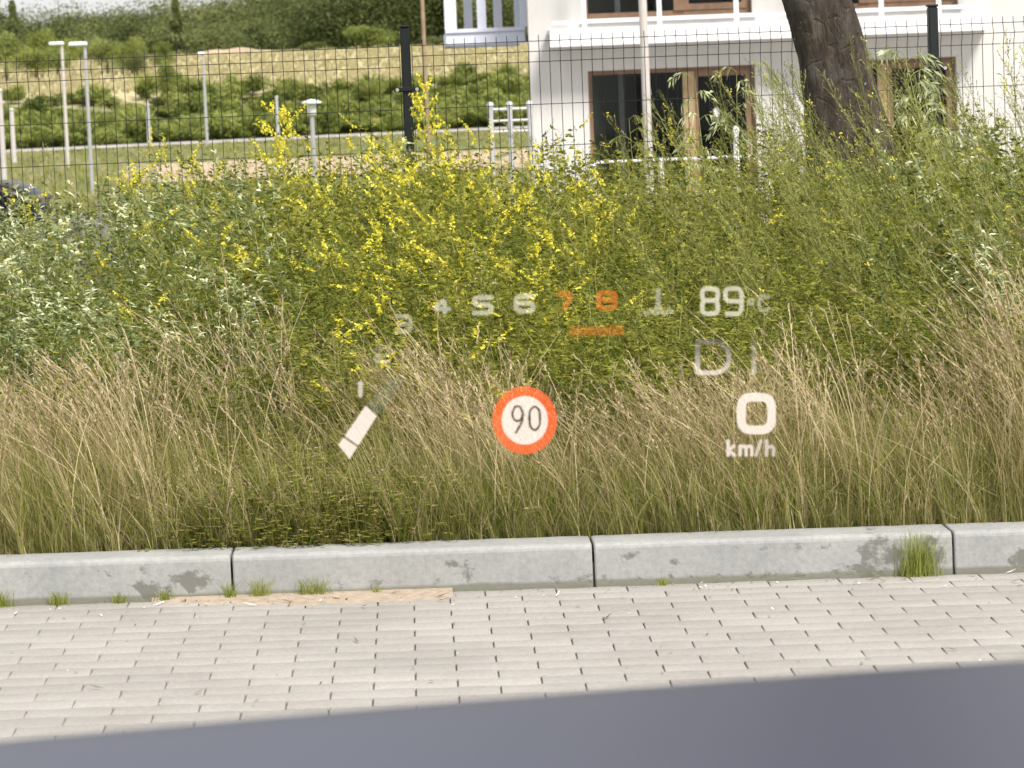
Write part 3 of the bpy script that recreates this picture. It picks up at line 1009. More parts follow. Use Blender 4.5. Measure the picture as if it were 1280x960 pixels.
# ------------------------------------------------------------------ wire mesh fence
FY = 14.56
pA, pB = W(508.5, 100, FY), W(1166.5, 60, FY)
SP = pB.x - pA.x
ztop = W(640, 52.5, FY).z
print('post spacing', SP, 'top wire', ztop)
fe = empty('fence', (pA.x, FY, mz(pA.x, FY)), 'dark green wire mesh fence with slim posts across the back of the meadow', 'fence')
fo = Vector(fe.location)
for k in range(-2, 4):
    x0 = pA.x + k * SP
    mb = MB()
    zt = W(508, 34.5, FY).z
    mb.box(x0 - .023 - fo.x, x0 + .023 - fo.x, -.03, .03, -.2, zt - fo.z, .006)
    p = mb.build('post', M['fence'], fe)
    cp = MB(); cp.box(x0 - .026 - fo.x, x0 + .026 - fo.x, -.033, .033, zt - fo.z, zt - fo.z + .012, .004)
    cp.build('cap', M['black'], p)
    for zc in (W(508, 112, FY).z, W(508, 112, FY).z - .75):
        cl = MB(); cl.box(x0 - .062 - fo.x, x0 + .062 - fo.x, -.042, -.031, zc - .011 - fo.z, zc + .011 - fo.z, .004)
        cl.build('clamp', M['fence'], p)
        for sx in (-.047, .047):
            bo = MB(); bo.tube([(x0 + sx - fo.x, -.042, zc - fo.z), (x0 + sx - fo.x, -.052, zc - fo.z)], .0085, 10)
            bo.build('bolt', M['bolt'], p)
    # panel to the right of this post
    if k == 3: break
    mb = MB()
    xa, xb = x0 + .03 - fo.x, x0 + SP - .03 - fo.x
    zs = [0, -.05, -.10, -.30, -.50, -.70, -.75, -.80, -1.0, -1.2]
    fold = {-.05: -.028, -.75: -.028}
    for dz in zs:
        yy = fold.get(dz, 0) - .036
        sag = random.uniform(-.003, .003)
        mb.tube([(xa, yy, ztop + dz - fo.z), ((xa + xb) / 2, yy, ztop + dz + sag - fo.z), (xb, yy, ztop + dz - fo.z)], .0020, 5, False)
    nw = int(round((xb - xa) / .05))
    for i in range(nw + 1):
        x = xa + (xb - xa) * i / nw
        mb.tube([(x, -.031, ztop + .028 - fo.z), (x, -.031, ztop - fo.z), (x, -.059, ztop - .05 - fo.z), (x, -.031, ztop - .10 - fo.z), (x, -.031, ztop - .70 - fo.z),
                 (x, -.059, ztop - .75 - fo.z), (x, -.031, ztop - .80 - fo.z), (x, -.031, ztop - 1.22 - fo.z)], .0017, 4, False)
    mb.build('wire_panel', M['fence'], fe)

# ------------------------------------------------------------------ building
BY = 40.0
plaster = simple('render_offwhite', (.55, .545, .54), .85, 0, .04, 1.3, .001)
nt = plaster.node_tree; bs = nt.nodes['Principled BSDF']
old = bs.inputs['Base Color'].links[0].from_socket
sn = noise(nt, coords(nt, (3.5, 3.5, .35)), 2.2, 7, .65)
nt.links.new(mixc(nt, .7, old, ramp(nt, sn, [(.3, (.88, .875, .86)), (.6, (1, 1, 1))]), 'MULTIPLY'), bs.inputs['Base Color'])
fascia = simple('fascia_white', (.72, .72, .74), .5, 0, .03, 2)
woodf = simple('window_timber', (.19, .115, .07), .55, 0, .2, 9)
woodl = simple('window_timber_light', (.38, .27, .15), .55, 0, .15, 9)
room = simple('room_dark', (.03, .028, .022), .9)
refl_grey = simple('reflection_grey', (.25, .25, .26), .9)  # for the bars that imitate a reflection in the panes
gl, nt, bs = new_mat('window_glass')
nt.nodes.remove(bs)
fr = N(nt, 'ShaderNodeFresnel'); fr.inputs[0].default_value = 1.5
gs = N(nt, 'ShaderNodeBsdfGlossy'); gs.inputs['Roughness'].default_value = .02
tp = N(nt, 'ShaderNodeBsdfTransparent'); tp.inputs[0].default_value = (.75, .78, .76, 1)
mx = N(nt, 'ShaderNodeMixShader')
nt.links.new(mth(nt, 'MULTIPLY', fr.outputs[0], .45), mx.inputs[0]); nt.links.new(tp.outputs[0], mx.inputs[1]); nt.links.new(gs.outputs[0], mx.inputs[2])
nt.links.new(mx.outputs[0], nt.nodes['Material Output'].inputs['Surface'])

bx0 = W(663, 100, BY).x
zg = -.65
bld = empty('building', (bx0, BY, zg), 'white rendered apartment building with brown framed windows and a long white balcony', 'building')
bo_ = Vector((bx0, BY, zg))


def L(px, py, Y=BY): return W(px, py, Y) - bo_


wtop = L(735, 89).z; wbot = .02
w1a, w1b = L(735, 100).x, L(944, 100).x
w2a, w2b = L(1030, 100).x, L(1196, 100).x
w3a, w3b = L(730, 10).x, L(940, 10).x
w4a, w4b = L(1052, 8).x, L(1198, 8).x
ubot = L(735, 24).z; utop = ubot + 2.2
xr = w2b + 3.2
HB = 6.4
wm = MB()
def wallpiece(x0, x1, z0, z1): wm.box(x0, x1, 0, .35, z0, z1)
wallpiece(0, w1a, 0, wtop); wallpiece(w1b, w2a, 0, wtop); wallpiece(w2b, xr, 0, wtop)
wallpiece(0, xr, wtop, ubot)
wallpiece(0, w3a, ubot, utop); wallpiece(w3b, w4a, ubot, utop); wallpiece(w4b, xr, ubot, utop)
wallpiece(0, xr, utop, HB)
wm.add([(0, .351, 0), (.3, .351, 0), (2.8, 9, 0), (2.5, 9, 0), (0, .351, HB), (.3, .351, HB), (2.8, 9, HB), (2.5, 9, HB)], [(0, 3, 2, 1), (4, 5, 6, 7), (0, 1, 5, 4), (1, 2, 6, 5), (2, 3, 7, 6), (3, 0, 4, 7)]); wm.box(xr - .3, xr, .35, 9, 0, HB); wm.box(2.81, xr - .3, 8.7, 9, 0, HB)
wm.build('wall', plaster, bld)
rf = MB(); rf.box(-.4, xr + .4, -.5, 9.4, HB, HB + .22); rf.build('roof', fascia, bld)
im = MB()
im.box(2.1, xr - .31, 4.4, 4.5, 0, HB - .01); im.box(.5, xr - .31, .36, .4, ubot - .25, ubot - .02); im.box(2.1, xr - .31, .4, 4.4, ubot - .25, ubot - .02); im.box(2.1, xr - .31, .36, 4.4, -.02, .01)
im.build('interior', room, bld)


def window(x0, x1, z0, z1, mull, light_mull=True, refl_x=None):
    f = MB(); t = .055; d0, d1 = .10, .17
    f.box(x0 + .001, x0 + t, d0, d1, z0 + .001, z1 - .001); f.box(x1 - t, x1 - .001, d0, d1, z0 + .001, z1 - .001)
    f.box(x0 + t, x1 - t, d0, d1, z1 - t, z1 - .001); f.box(x0 + t, x1 - t, d0, d1, z0 + .001, z0 + t * 1.3)
    fr_ = f.build('window', woodf, bld)
    m_ = MB(); m_.box(mull - .075, mull + .075, d0 - .03, d1 + .003, z0 + t * 1.3, z1 - t); m_.build('mullion', woodl if light_mull else woodf, fr_)
    s_ = MB()   # the opening leaf on the right side
    a, b = mull + .075, x1 - t
    s_.box(a, a + .05, d0 - .015, d1 - .01, z0 + t * 1.3, z1 - t); s_.box(b - .07, b, d0 - .015, d1 - .01, z0 + t * 1.3, z1 - t)
    s_.box(a + .05, b - .07, d0 - .015, d1 - .01, z1 - t - .07, z1 - t); s_.box(a + .05, b - .07, d0 - .015, d1 - .01, z0 + t * 1.3, z0 + t * 1.3 + .08)
    s_.build('sash', woodf, fr_)
    g_ = MB(); g_.box(x0 + t, mull - .075, .13, .136, z0 + t, z1 - t); g_.box(mull + .125, x1 - t - .07, .12, .126, z0 + t, z1 - t)
    g_.build('pane', gl, fr_)
    rv_ = MB(); rv_.box(x0 - .05, x1 + .05, -.05, .099, z0 - .04, z0 - .002); rv_.build('sill', fascia, fr_)
    if refl_x:
        c_ = MB(); c_.box(refl_x, refl_x + .07, .5, .57, z0, z1); c_.build('reflection_bar', refl_grey, fr_)  # solid grey bar behind the pane imitates the pole's reflection in the glass
    return fr_


win1 = window(w1a, w1b, wbot, wtop, L(861, 100).x, True, L(776, 100).x)
window(w2a, w2b, wbot, wtop, L(1105, 100).x, True)
window(w3a, w3b, ubot, utop, L(850, 10).x, False, L(772, 10).x)
window(w4a, w4b, ubot, utop, L(1082, 8).x, False)
st_ = MB(); c_ = L(897, 140)
st_.lathe((0, 0, 0), [(.001, 0), (.045, 0), (.045, .002)], 18)
st_.v = [(c_.x + x_, .118 - z_, c_.z + y_ * 1.5) for x_, y_, z_ in st_.v]
st_.build('notice', fascia, win1)
# long balcony on the front
bz0 = L(690, 57).z; bz1 = L(690, 38).z
ba, bb = L(688, 50).x, L(1228, 50).x
m_ = MB(); m_.box(ba, bb, -.5, -.002, bz0, bz0 + .10); m_.box(ba - .03, bb + .03, -.54, -.502, bz0 - .03, bz1)
m_.box(ba - .03, ba + .01, -.5, -.004, bz0 - .03, bz1); m_.box(bb - .01, bb + .03, -.5, -.004, bz0 - .03, bz1)
bal = m_.build('balcony', fascia, bld)
rr = MB()
zr = L(690, 30).z
for z in (zr, zr + .95):
    rr.box(ba, bb, -.53, -.50, z - .02, z + .02)
for px in (727, 820, 915, 1008, 1094, 1165, 1222):
    x = L(px, 20).x; rr.box(x - .03, x + .03, -.535, -.495, bz1, zr + 1.0)
rr.build('railing', M['white_metal'], bal)
# side balcony on the left, white steel frame
sb = MB()
sx0 = L(556, 40, 41.5).x; z0 = L(600, 54).z; z1 = L(600, 36).z
sb.box(sx0, -.002, 1.0, 1.08, z0, z1 - .02, .01); sb.box(sx0, -.002, 3.2, 3.28, z0, z1, .01); sb.box(sx0, sx0 + .08, 1.08, 3.2, z0, z1, .01)
sb.box(sx0, -.002, .97, 1.11, z1 - .02, z1 + .03)
for px, w in ((563, .16), (602, .12), (655, .10)):
    x = L(px, 20, 41).x
    sb.box(x - w / 2, x + w / 2, .99, 1.09, z1 + .03, z1 + 2.4)
for px in (585, 622, 648):
    x = L(px, 20, 43.3).x
    sb.box(x - .06, x + .06, 3.19, 3.29, z1, z1 + 2.4)
sb.build('side_balcony', M['balcony_blue'], bld)

# thin flag pole in front of the building
PY = 25.0
pt, pb = W(800, -60, PY), W(816, 260, PY)
pbx = W(809, 120, PY).x
zb = mz(pbx, PY)
fp = empty('flag_pole', (pbx, PY, zb), 'slim pale aluminium pole standing in front of the left ground floor window', 'pole')
mb = MB(); mb.tube([(0, 0, 0), (-.01, 0, 2.6), (-.03, 0, 5.6)], [.037, .034, .028], 16); mb.build('pole', M['steel_pole'], fp)
mb = MB(); mb.lathe((0, 0, 0), [(.001, .10), (.05, .10), (.052, 0), (.09, 0), (.09, -.02)], 16); mb.build('base', M['metal'], fp)
mb = MB(); mb.lathe((-.03, 0, 5.6), [(.03, 0), (.045, .03), (.03, .06), (.001, .075)], 14); mb.build('finial', M['metal'], fp)

# railings
def railing(name, label, pxs, Y, py_top, rails, mat, extra=None, cap=False):
    p0 = W(pxs[0], py_top, Y); zt = p0.z; zb_ = mz(p0.x, Y)
    e = empty(name, (p0.x, Y, zb_), label, 'railing')
    for i, px in enumerate(pxs):
        x = W(px, py_top, Y).x - p0.x; m_ = MB()
        r = .033
        top = zt - zb_ + (extra[i] if extra else 0)
        m_.tube([(x, 0, 0), (x, 0, top)], r, 12); po = m_.build('post', mat, e)
        if cap or (extra and extra[i] > 0):
            m_ = MB(); m_.lathe((x, 0, top), [(.036, -.02), (.045, .01), (.04, .045), (.02, .06), (.001, .065)], 12); m_.build('cap', mat, po)
    xa = 0; xb = W(pxs[-1], py_top, Y).x - p0.x
    for dz in rails:
        m_ = MB(); m_.tube([(xa, 0, zt - zb_ + dz), (xb, 0, zt - zb_ + dz)], .015, 10); m_.build('rail', mat, e)
    return e


railing('railing', 'white pipe railing in front of the left ground floor window', [742, 826, 921, 1010], 36.0, 201, [-.02, -.42], M['white_metal'], [0, 0, .28, 0])
railing('railing', 'galvanised railing with round post caps at the left corner of the white building', [613, 637, 662], 37.0, 134, [-.03, -.17, -.30], M['metal'], None, True)

# ------------------------------------------------------------------ parking lot, sand, road behind
def sheet(name, pts, mat, label=None, lift=.02, nn=30, kind='structure'):
    """a strip between two polylines (near, far), draped on the ground"""
    near, far = pts
    vs, fs = [], []
    for i in range(nn + 1):
        t = i / nn
        a = Vector(near[0]).lerp(Vector(near[1]), t); b = Vector(far[0]).lerp(Vector(far[1]), t)
        for j in range(9):
            p = a.lerp(b, j / 8)
            vs.append((p.x, p.y, float(ground_z(p.x, p.y)) + lift))
    for i in range(nn):
        for j in range(8):
            k = i * 9 + j; fs.append((k, k + 9, k + 10, k + 1))
    o = mesh_np(name, vs, fs, mat, smooth=True)
    return tag(o, kind=kind)


asp = simple('asphalt_grey', (.10, .10, .10), .9, 0, .2, 3)
sandm = simple('sandy_soil', (.40, .31, .21), .95, 0, .25, .6)
roadm = simple('road_pale', (.36, .34, .33), .9, 0, .12, .4)
sheet('parking_lot', ((( -30, 24, 0), (-.6, 24, 0)), ((-30, 58, 0), (-.6, 58, 0))), asp)
sheet('bounce_ground', (((-.3, 25, 0), (15, 25, 0)), ((-.3, 40, 0), (15, 40, 0))), simple('bounce_ground_pale', (.40, .38, .36), .9, 0, .1, 3), lift=.03)  # pale sheet added so that neutral light bounces onto the facade
sheet('sandy_ground', (((-7.2, 75, 0), (12, 75, 0)), ((-7.8, 87, 0), (12, 87, 0))), sandm, lift=.05)
sheet('road', (((-45, 98, 0), (30, 142, 0)), ((-47, 108, 0), (28, 152, 0))), roadm, lift=.06)


# ------------------------------------------------------------------ street lamps and posts behind
def lamp_post(label, px, py_top, py_base, Y, w=.07, arm=-.5, mat=None):
    tp = W(px, py_top, Y); zb_ = mz(tp.x, Y)
    x = W(px + (py_base - py_top) * .02, (py_top + py_base) / 2, Y).x
    h = tp.z - zb_
    e = empty('street_lamp', (x, Y, zb_), label, 'street lamp', 'street lamps beyond the fence')
    m_ = MB(); m_.tube([(0, 0, 0), (0, 0, h)], [w, w * .75], 12); m_.build('pole', mat or M['steel_pole'], e)
    if arm:
        m_ = MB(); m_.box(min(arm, .06), max(arm, .06), -.12, .12, h - .01, h + .09, .03); m_.build('lamp_head', M['white_metal'], e)
    return e


lamp_post('pale street lamp with a flat white head, left one of the pair', 78, 56, 193, 88, .055, -.36)
lamp_post('grey street lamp with a flat head pointing left, just right of the palest lamp', 107, 57, 235, 70, .048, -.36, M['metal'])
lamp_post('thin grey street lamp standing alone left of the mushroom lamp', 254, 68, 172, 112, .06, -.2, M['metal'])


def plain_post(name, label, px, py_top, Y, w, mat, cat='post', group=None, py_mid=None):
    tp = W(px, py_top, Y); zb_ = mz(tp.x, Y)
    x = W(px + 1.5, (py_top + 40) if py_mid is None else py_mid, Y).x
    e = empty(name, (x, Y, zb_), label, cat, group)
    m_ = MB(); m_.tube([(0, 0, 0), (0, 0, tp.z - zb_)], [w, w * .85], 12); m_.build('pole', mat, e)
    m_ = MB(); m_.lathe((0, 0, tp.z - zb_), [(w * .85, 0), (w * 1.1, .01), (w * 1.1, .05), (.001, .07)], 12); m_.build('cap', mat, e)
    return e


plain_post('wooden_pole', 'tall thin brown pole rising behind the fence just right of the black fence post', 530, -120, 60, .045, M['wood_pole'], 'pole', py_mid=90)
plain_post('marker_post', 'pale post cut by the left edge of the view above the black car', 0, 115, 60, .06, M['steel_pole'])
G5 = 'pale stakes along the bank beyond the road'
plain_post('stake', 'pale stake on the bank left of the two street lamps', 15, 138, 95, .08, M['steel_pole'], 'stake', G5)
plain_post('stake', 'pale stake on the bank between the street lamps and the lone grey lamp', 185, 132, 120, .08, M['metal'], 'stake', G5)
plain_post('stake', 'pale stake on the bank just left of the mushroom lamp', 346, 122, 125, .07, M['metal'], 'stake', G5)

# mushroom lamp
bt = W(389, 124, 62); zb_ = mz(bt.x, 62)
e = empty('path_lamp', (bt.x, 62, zb_), 'short white mushroom shaped path lamp on a grey post behind the meadow', 'lamp')
h = bt.z - zb_
m_ = MB(); m_.tube([(0, 0, 0), (0, 0, h - .33)], .045, 14); m_.build('post', M['metal'], e)
m_ = MB(); m_.lathe((0, 0, h), [(.07, -.33), (.10, -.31), (.10, -.10), (.08, -.08)], 18); m_.build('lamp_glass', simple('lamp_opal', (.8, .8, .78), .3), e)
m_ = MB(); m_.lathe((0, 0, h), [(.08, -.10), (.21, -.085), (.20, -.06), (.10, -.02), (.001, 0)], 24); m_.build('lamp_shade', M['white_metal'], e)

# ------------------------------------------------------------------ black car beyond the fence (only its front end is in view)
CY = 46.0
nose = W(56, 215, CY)
zc = mz(nose.x - 1, CY)
car = empty('parked_car', (nose.x, CY, zc), 'black car parked behind the weeds at the left edge, its bonnet in view', 'car')
paint, nt, bs = new_mat('car_paint_black')
bs.inputs['Base Color'].default_value = (.006, .008, .012, 1); bs.inputs['Roughness'].default_value = .3; bs.inputs['Specular IOR Level'].default_value = .25
bs.inputs['Coat Weight'].default_value = .0; bs.inputs['Coat Roughness'].default_value = .1
prof = [(0, .28), (.02, .55), (-.06, .78), (-.22, .90), (-.6, .99), (-1.15, 1.05), (-1.55, 1.12), (-2.15, 1.48), (-2.6, 1.55), (-3.4, 1.54), (-4.0, 1.40), (-4.35, 1.05), (-4.4, .6), (-4.38, .3)]
vs, fs = [], []
cols = [(-.88, .0), (-.84, .04), (-.6, .0), (0, .03), (.6, .0), (.84, .04), (.88, .0)]
yl = [-.9, -.88, -.74, -.4, 0, .4, .74, .88, .9]
hl = [.80, .90, .975, 1, 1.01, 1, .975, .90, .80]
for (x, z) in prof:
    for y_, k in zip(yl, hl):
        yy = y_ * (1 if z < 1.1 else .82)
        vs.append((x - (.10 * (y_ / .9) ** 2 if x > -.3 else 0), yy, .28 + (z - .28) * k))
nn = len(yl)
for i in range(len(prof) - 1):
    for j in range(nn - 1): fs.append((i * nn + j, i * nn + j + 1, (i + 1) * nn + j + 1, (i + 1) * nn + j))
b_ = MB(); b_.add(vs, fs, True)
for s in (0, nn - 1):   # body sides
    ring = [i * nn + s for i in range(len(prof))]
    b_.add([vs[i] for i in ring], [tuple(range(len(prof)))])
b_.build('body', paint, car)
for sx in (-.85, -3.55):
    for sy in (-.80, .80):
        w = MB()
        a = [(sx + .33 * math.cos(q), sy + s * .115, .33 + .33 * math.sin(q)) for s in (-1, 1) for q in np.linspace(0, 2 * math.pi, 25)[:-1]]
        w.add(a, [tuple(range(24)), tuple(range(47, 23, -1))] + [(i, (i + 1) % 24, 24 + (i + 1) % 24, 24 + i) for i in range(24)])
        wo_ = w.build('wheel', M['black'], car)
        w = MB(); s = -1 if sy < 0 else 1
        a = [(sx + r * math.cos(q), sy + s * d, .33 + r * math.sin(q)) for r, d in ((.21, .118), (.05, .125)) for q in np.linspace(0, 2 * math.pi, 25)[:-1]]
        w.add(a, [(i, (i + 1) % 24, 24 + (i + 1) % 24, 24 + i) for i in range(24)]); w.build('rim', M['metal'], wo_)
for sy in (-.68, .68):
    w = MB(); w.box(-.16, .012, sy - .14, sy + .14, .66, .76, .03); w.build('headlight', simple('headlight_clear', (.08, .08, .09), .3), car)
w = MB(); w.box(-3.6, -2.3, -.742, -.738, 1.12, 1.42); w.build('side_window', simple('car_window', (.02, .025, .03), .05), car)
w = MB(); w.box(-.02, .03, -.45, .45, .45, .62, .01); w.build('grille', M['black'], car)


# ------------------------------------------------------------------ far vegetation
def crown_tmpl(n, size, blobs=6, cone=False, rough=.35):
    """leaf clumps spread through several uneven lobes; height 1, radius about .5"""
    t = T()
    if cone:
        for i in range(n):
            z = random.random() ** .8; r = (1 - z) ** .8 * .5 * (.75 + .35 * math.sin(z * 34)) + .01
            a = random.uniform(0, 6.28)
            p = Vector((r * math.cos(a) * random.uniform(.5, 1), r * math.sin(a) * random.uniform(.5, 1), .05 + z * .95))
            t.leaf(p, hdir(a) - Vector((0, 0, .4)) + rv(.3), rv(1), size * 1.3, size * .8, 0, random.uniform(0, 1), .2)
        return t.arr()
    bl = []
    for b in range(blobs):
        a = random.uniform(0, 6.28); r = random.uniform(.05, .28)
        bl.append((Vector((r * math.cos(a), r * math.sin(a), random.uniform(.35, .78))), random.uniform(.16, .30), random.uniform(-.34, .34)))
    for i in range(n):
        c_, r_, tn_ = random.choice(bl)
        d = rv(1).normalized()
        p = c_ + d * r_ * (1 - abs(random.gauss(0, .28)) + random.gauss(0, .08))
        if p.z < .06: p.z = random.uniform(.05, .2)
        s = size * random.uniform(.6, 1.3)
        t.leaf(p, rv(1), d + rv(.6), s, s * .8, 0, .5 + tn_ + random.uniform(-.28, .28), 0)
    return t.arr()


CR = [crown_tmpl(8500, .02, random.choice((9, 11, 14))) for _ in range(7)]
SPR = [crown_tmpl(3000, .035, cone=True) for _ in range(2)]
# woodland mass
pts, hs, tv = [], [], []
for row, (y, n) in enumerate(((322, 26), (332, 26), (345, 26), (362, 22))):
    for i in range(n):
        px = -80 + 800 * (i + rng.uniform(-.4, .4)) / n
        x = W(px, 60, y).x
        if px > 660: continue
        h = rng.uniform(7.5, 10.5) + 1.3 * row
        pts.append((x, y + rng.uniform(-3, 3), mz(x, y) - .8))
        # the tree line dips where the sky shows
        cap = np.interp(px, [-50, 0, 20, 30, 75, 82, 95, 128, 145, 165, 200, 212, 232, 250, 275, 330, 400, 700], [7.3, 7.3, 8.5, 6.7, 6.7, 9, 7.4, 9, 7, 6.8, 6.8, 7.5, 7.5, 6.9, 8.5, 12, 15, 16])
        lim = W(px, 60, y); ztop_ = EYE.z + (cap / 6.4) * (y / FPX) * 132 - 0.1
        hh = min(h, ztop_ - pts[-1][2])
        hs.append(hh if px < 330 else h * 1.25); tv.append(rng.normal(0, .22))
o = scatter('woodland', CR, pts, [M['far_dark']], height=hs, tonev=tv)
tag(o, 'dense dark green woodland closing the view on the hill behind the tan field', 'woodland', kind='stuff')
# trunks of the woodland trees
m_ = MB()
for (x, y, z), h in zip(pts, hs): m_.tube([(x, y, z - .5), (x, y, z + h * .6)], [.25, .12], 6)
o = m_.build('woodland_trunks', bark); tag(o, 'brown trunks inside the distant woodland', 'woodland', kind='stuff')


def far_tree(name, label, cat, px, py_top, py_base, Y, wpx, tmpl, mat, tone=0.0, group=None):
    b = W(px, py_base, Y); tp = W(px, py_top, Y)
    zb_ = min(b.z, mz(b.x, Y)) if py_base is None else mz(b.x, Y)
    h = tp.z - zb_
    e = empty(name, (b.x, Y, zb_), label, cat, group)
    V, Mi, Tt = tmpl
    V = V.copy(); a = random.uniform(0, 6.28)
    s = wpx / FPX * Y / .95
    x = (V[:, 0] * math.cos(a) - V[:, 1] * math.sin(a)) * s; y = (V[:, 0] * math.sin(a) + V[:, 1] * math.cos(a)) * s
    V = np.stack([x, y, V[:, 2] * h], -1)
    mesh_np('crown', V, np.arange(len(V), dtype=np.int32).reshape(-1, 4), mat, tone=np.clip(Tt + tone, 0, 1), parent=e)
    m_ = MB(); m_.tube([(0, 0, -.2), (.02, 0, h * .4), (.05, 0, h * .8)], [h * .035, h * .025, h * .008], 7); m_.build('trunk', bark, e)
    return e


far_tree('spruce', 'dark pointed spruce poking above the tree line against the white sky', 'tree', 222, -3, 60, 316, 60, SPR[0], M['far_dark'])
far_tree('spruce', 'dark spruce at the left end of the tree line', 'tree', 18, 0, 60, 316, 54, SPR[1], M['far_dark'])
BT = [crown_tmpl(6500, .034, 10) for _ in range(4)]
for px, pt_, Y, w, m_, lab in ((8, 38, 205, 62, 'far_light', 'light green rounded bush at the left end below the woodland'),
                              (50, 34, 232, 50, 'far_mid', 'mid green bush below the woodland above the left street lamp'),
                              (85, 40, 228, 48, 'far_mid', 'rounded bush behind the heads of the two street lamps'),
                              (45, 58, 202, 70, 'far_mid', 'broad bush at the field edge left of the street lamp pair'),
                              (72, 52, 206, 60, 'far_light', 'pale green bush low at the field edge right behind the lamp poles'),
                              (135, 46, 210, 60, 'far_light', 'pale bush right of the street lamps with tan grass above it'),
                              (165, 44, 207, 52, 'far_mid', 'yellow green bush at the middle of the field edge'),
                              (172, 62, 200, 48, 'far_dark', 'darkest round bush at the field edge, in front of the yellow green one'),
                              (205, 50, 212, 40, 'far_light', 'light bush at the right end of the bush row along the field'),
                              (330, 24, 292, 86, 'far_dark', 'large dark rounded tree in front of the woodland above the mushroom lamp'),
                              (262, 26, 292, 70, 'far_dark', 'dark rounded tree right of the pointed spruce'),
                              (395, 52, 275, 50, 'far_light', 'small light bush on the field edge left of the black fence post'),
                              (462, 30, 280, 90, 'far_mid', 'wide mid green tree behind the left side of the black fence post'),
                              (548, 44, 262, 34, 'far_dark', 'small dark bush right of the thin brown pole')):
    far_tree('bush', lab, 'bush', px, pt_, 95, Y, w, random.choice(BT), M[m_], group='bushes and trees along the far edge of the field')
far_tree('shrub', 'dark shrub reaching up into the tan field behind the street lamps and lone lamp', 'shrub', 212, 72, 150, 158, 36, BT[1], M['far_mid'])
# scrub on the bank
pts, hs, tv = [], [], []
for i in range(750):
    px = rng.uniform(-60, 720); x = W(px, 100, 140).x; y = rng.uniform(min(150, 110 + (x + 47) * .587), 163); x = W(px, 100, y).x
    pts.append((x, y, mz(x, y) - .1)); hs.append(rng.uniform(.5, 1.0) + .9 * rng.random() ** 4); tv.append(rng.normal(.08, .22))
SB = [crown_tmpl(1300, .07, 7) for _ in range(5)]
SB += [grass_tuft(260, .06, .8), grass_tuft(260, .06, .8)]
o = scatter('bank_scrub', SB, pts, [M['far_mid']], height=hs, tonev=tv, thick=1.7)
tag(o, 'dark green scrub covering the bank between the road and the tan field', 'scrub', kind='stuff')
# rough grass of the flat ground behind the fence and on the field
rg_ = [grass_tuft(24, .05, .6) for _ in range(5)]
pts, hs, tv = [], [], []
for i in range(6500):
    px = rng.uniform(-40, 700); x0_ = W(px, 100, 115).x; y = rng.uniform(87, min(100 + (x0_ + 45) * .587, 150)); x = W(px, 100, y).x
    if y > 98 + (x + 45) * .587 - .8: continue
    pts.append((x, y, mz(x, y))); hs.append(rng.uniform(.06, .20)); tv.append(rng.normal(.35 + .3 * math.sin(x * 1.7 + y * .4), .25))
for i in range(700):
    px = rng.uniform(-40, 170); y = rng.uniform(70, 87); x = W(px, 100, y).x
    pts.append((x, y, mz(x, y))); hs.append(rng.uniform(.1, .3)); tv.append(rng.normal(.4, .25))
for i in range(500):
    y = rng.uniform(75, 87); px = rng.uniform(170, 700); x = W(px, 100, y).x
    pts.append((x, y, mz(x, y))); hs.append(rng.uniform(.08, .2)); tv.append(rng.normal(.4, .25))
for i in range(1800):
    y = rng.uniform(58, 70); px = rng.uniform(-40, 700); x = W(px, 100, y).x
    pts.append((x, y, mz(x, y))); hs.append(rng.uniform(.12, .4)); tv.append(rng.normal(.2, .2))
rg_ += [grass_tuft(24, .05, .6, 1.0) for _ in range(3)]
o = scatter('rough_grass', rg_, pts, [M['blade'], M['field']], height=hs, tonev=tv)
tag(o, 'rough pale grass between the parking lot and the road', 'grass', kind='stuff')
pts, hs, tv = [], [], []
for i in range(4500):
    y = rng.uniform(166, 262); px = rng.uniform(-40, 720); x = W(px, 100, y).x
    pts.append((x, y, mz(x, y))); hs.append(rng.uniform(.2, .5)); tv.append(rng.normal(.1, .15))
o = scatter('field_grass', rg_, pts, [M['field']], height=hs, tonev=tv, thick=.9)
tag(o, 'tan ripe grass standing on the sloping field below the woodland', 'grass', kind='stuff')
# earth mound at the edge of the field
m_ = MB(); c_ = W(290, 70, 262)
vs, fs = [], []
for i in range(25):
    for j in range(9):
        u = i / 24 * 2 - 1; w = j / 8 * 2 - 1
        x = c_.x + u * 4; y = 266 + w * 4
        vs.append((x, y, mz(x, y) - .05 + .55 * max(0, (1 - u * u)) * max(0, 1 - w * w) * (1 + .15 * math.sin(u * 9)) + random.uniform(0, .06)))
for i in range(24):
    for j in range(8): k = i * 9 + j; fs.append((k, k + 9, k + 10, k + 1))
m_.add(vs, fs, True); o = m_.build('earth_mound', sandm); tag(o, kind='structure')

# ------------------------------------------------------------------ the car we look out of: its bonnet
own = empty('car', (0.52, 1.0, 0), 'grey metallic car bonnet seen out of focus along the bottom of the view', 'car')
pt_, nt, bs = new_mat('car_paint_grey')
v = coords(nt); n1 = noise(nt, v, 900, 2)
nt.links.new(ramp(nt, n1, [(.3, (.045, .050, .092)), (.7, (.060, .066, .118))]), bs.inputs['Base Color'])
bs.inputs['Metallic'].default_value = .6; bs.inputs['Roughness'].default_value = .36
bs.inputs['Coat Weight'].default_value = .0; bs.inputs['Coat Roughness'].default_value = .12
HZ = 1.0165


def hood_z(x, y):      # x from the car's middle, y ahead of the windscreen foot
    e = max(0, (y - .95) / .42)
    return HZ + .02 - .02 * x * x + .015 * x - .05 * y - .10 * e ** 2.4 - (.05 * ((abs(x) - .88) / .10) ** 2 if abs(x) > .88 else 0)


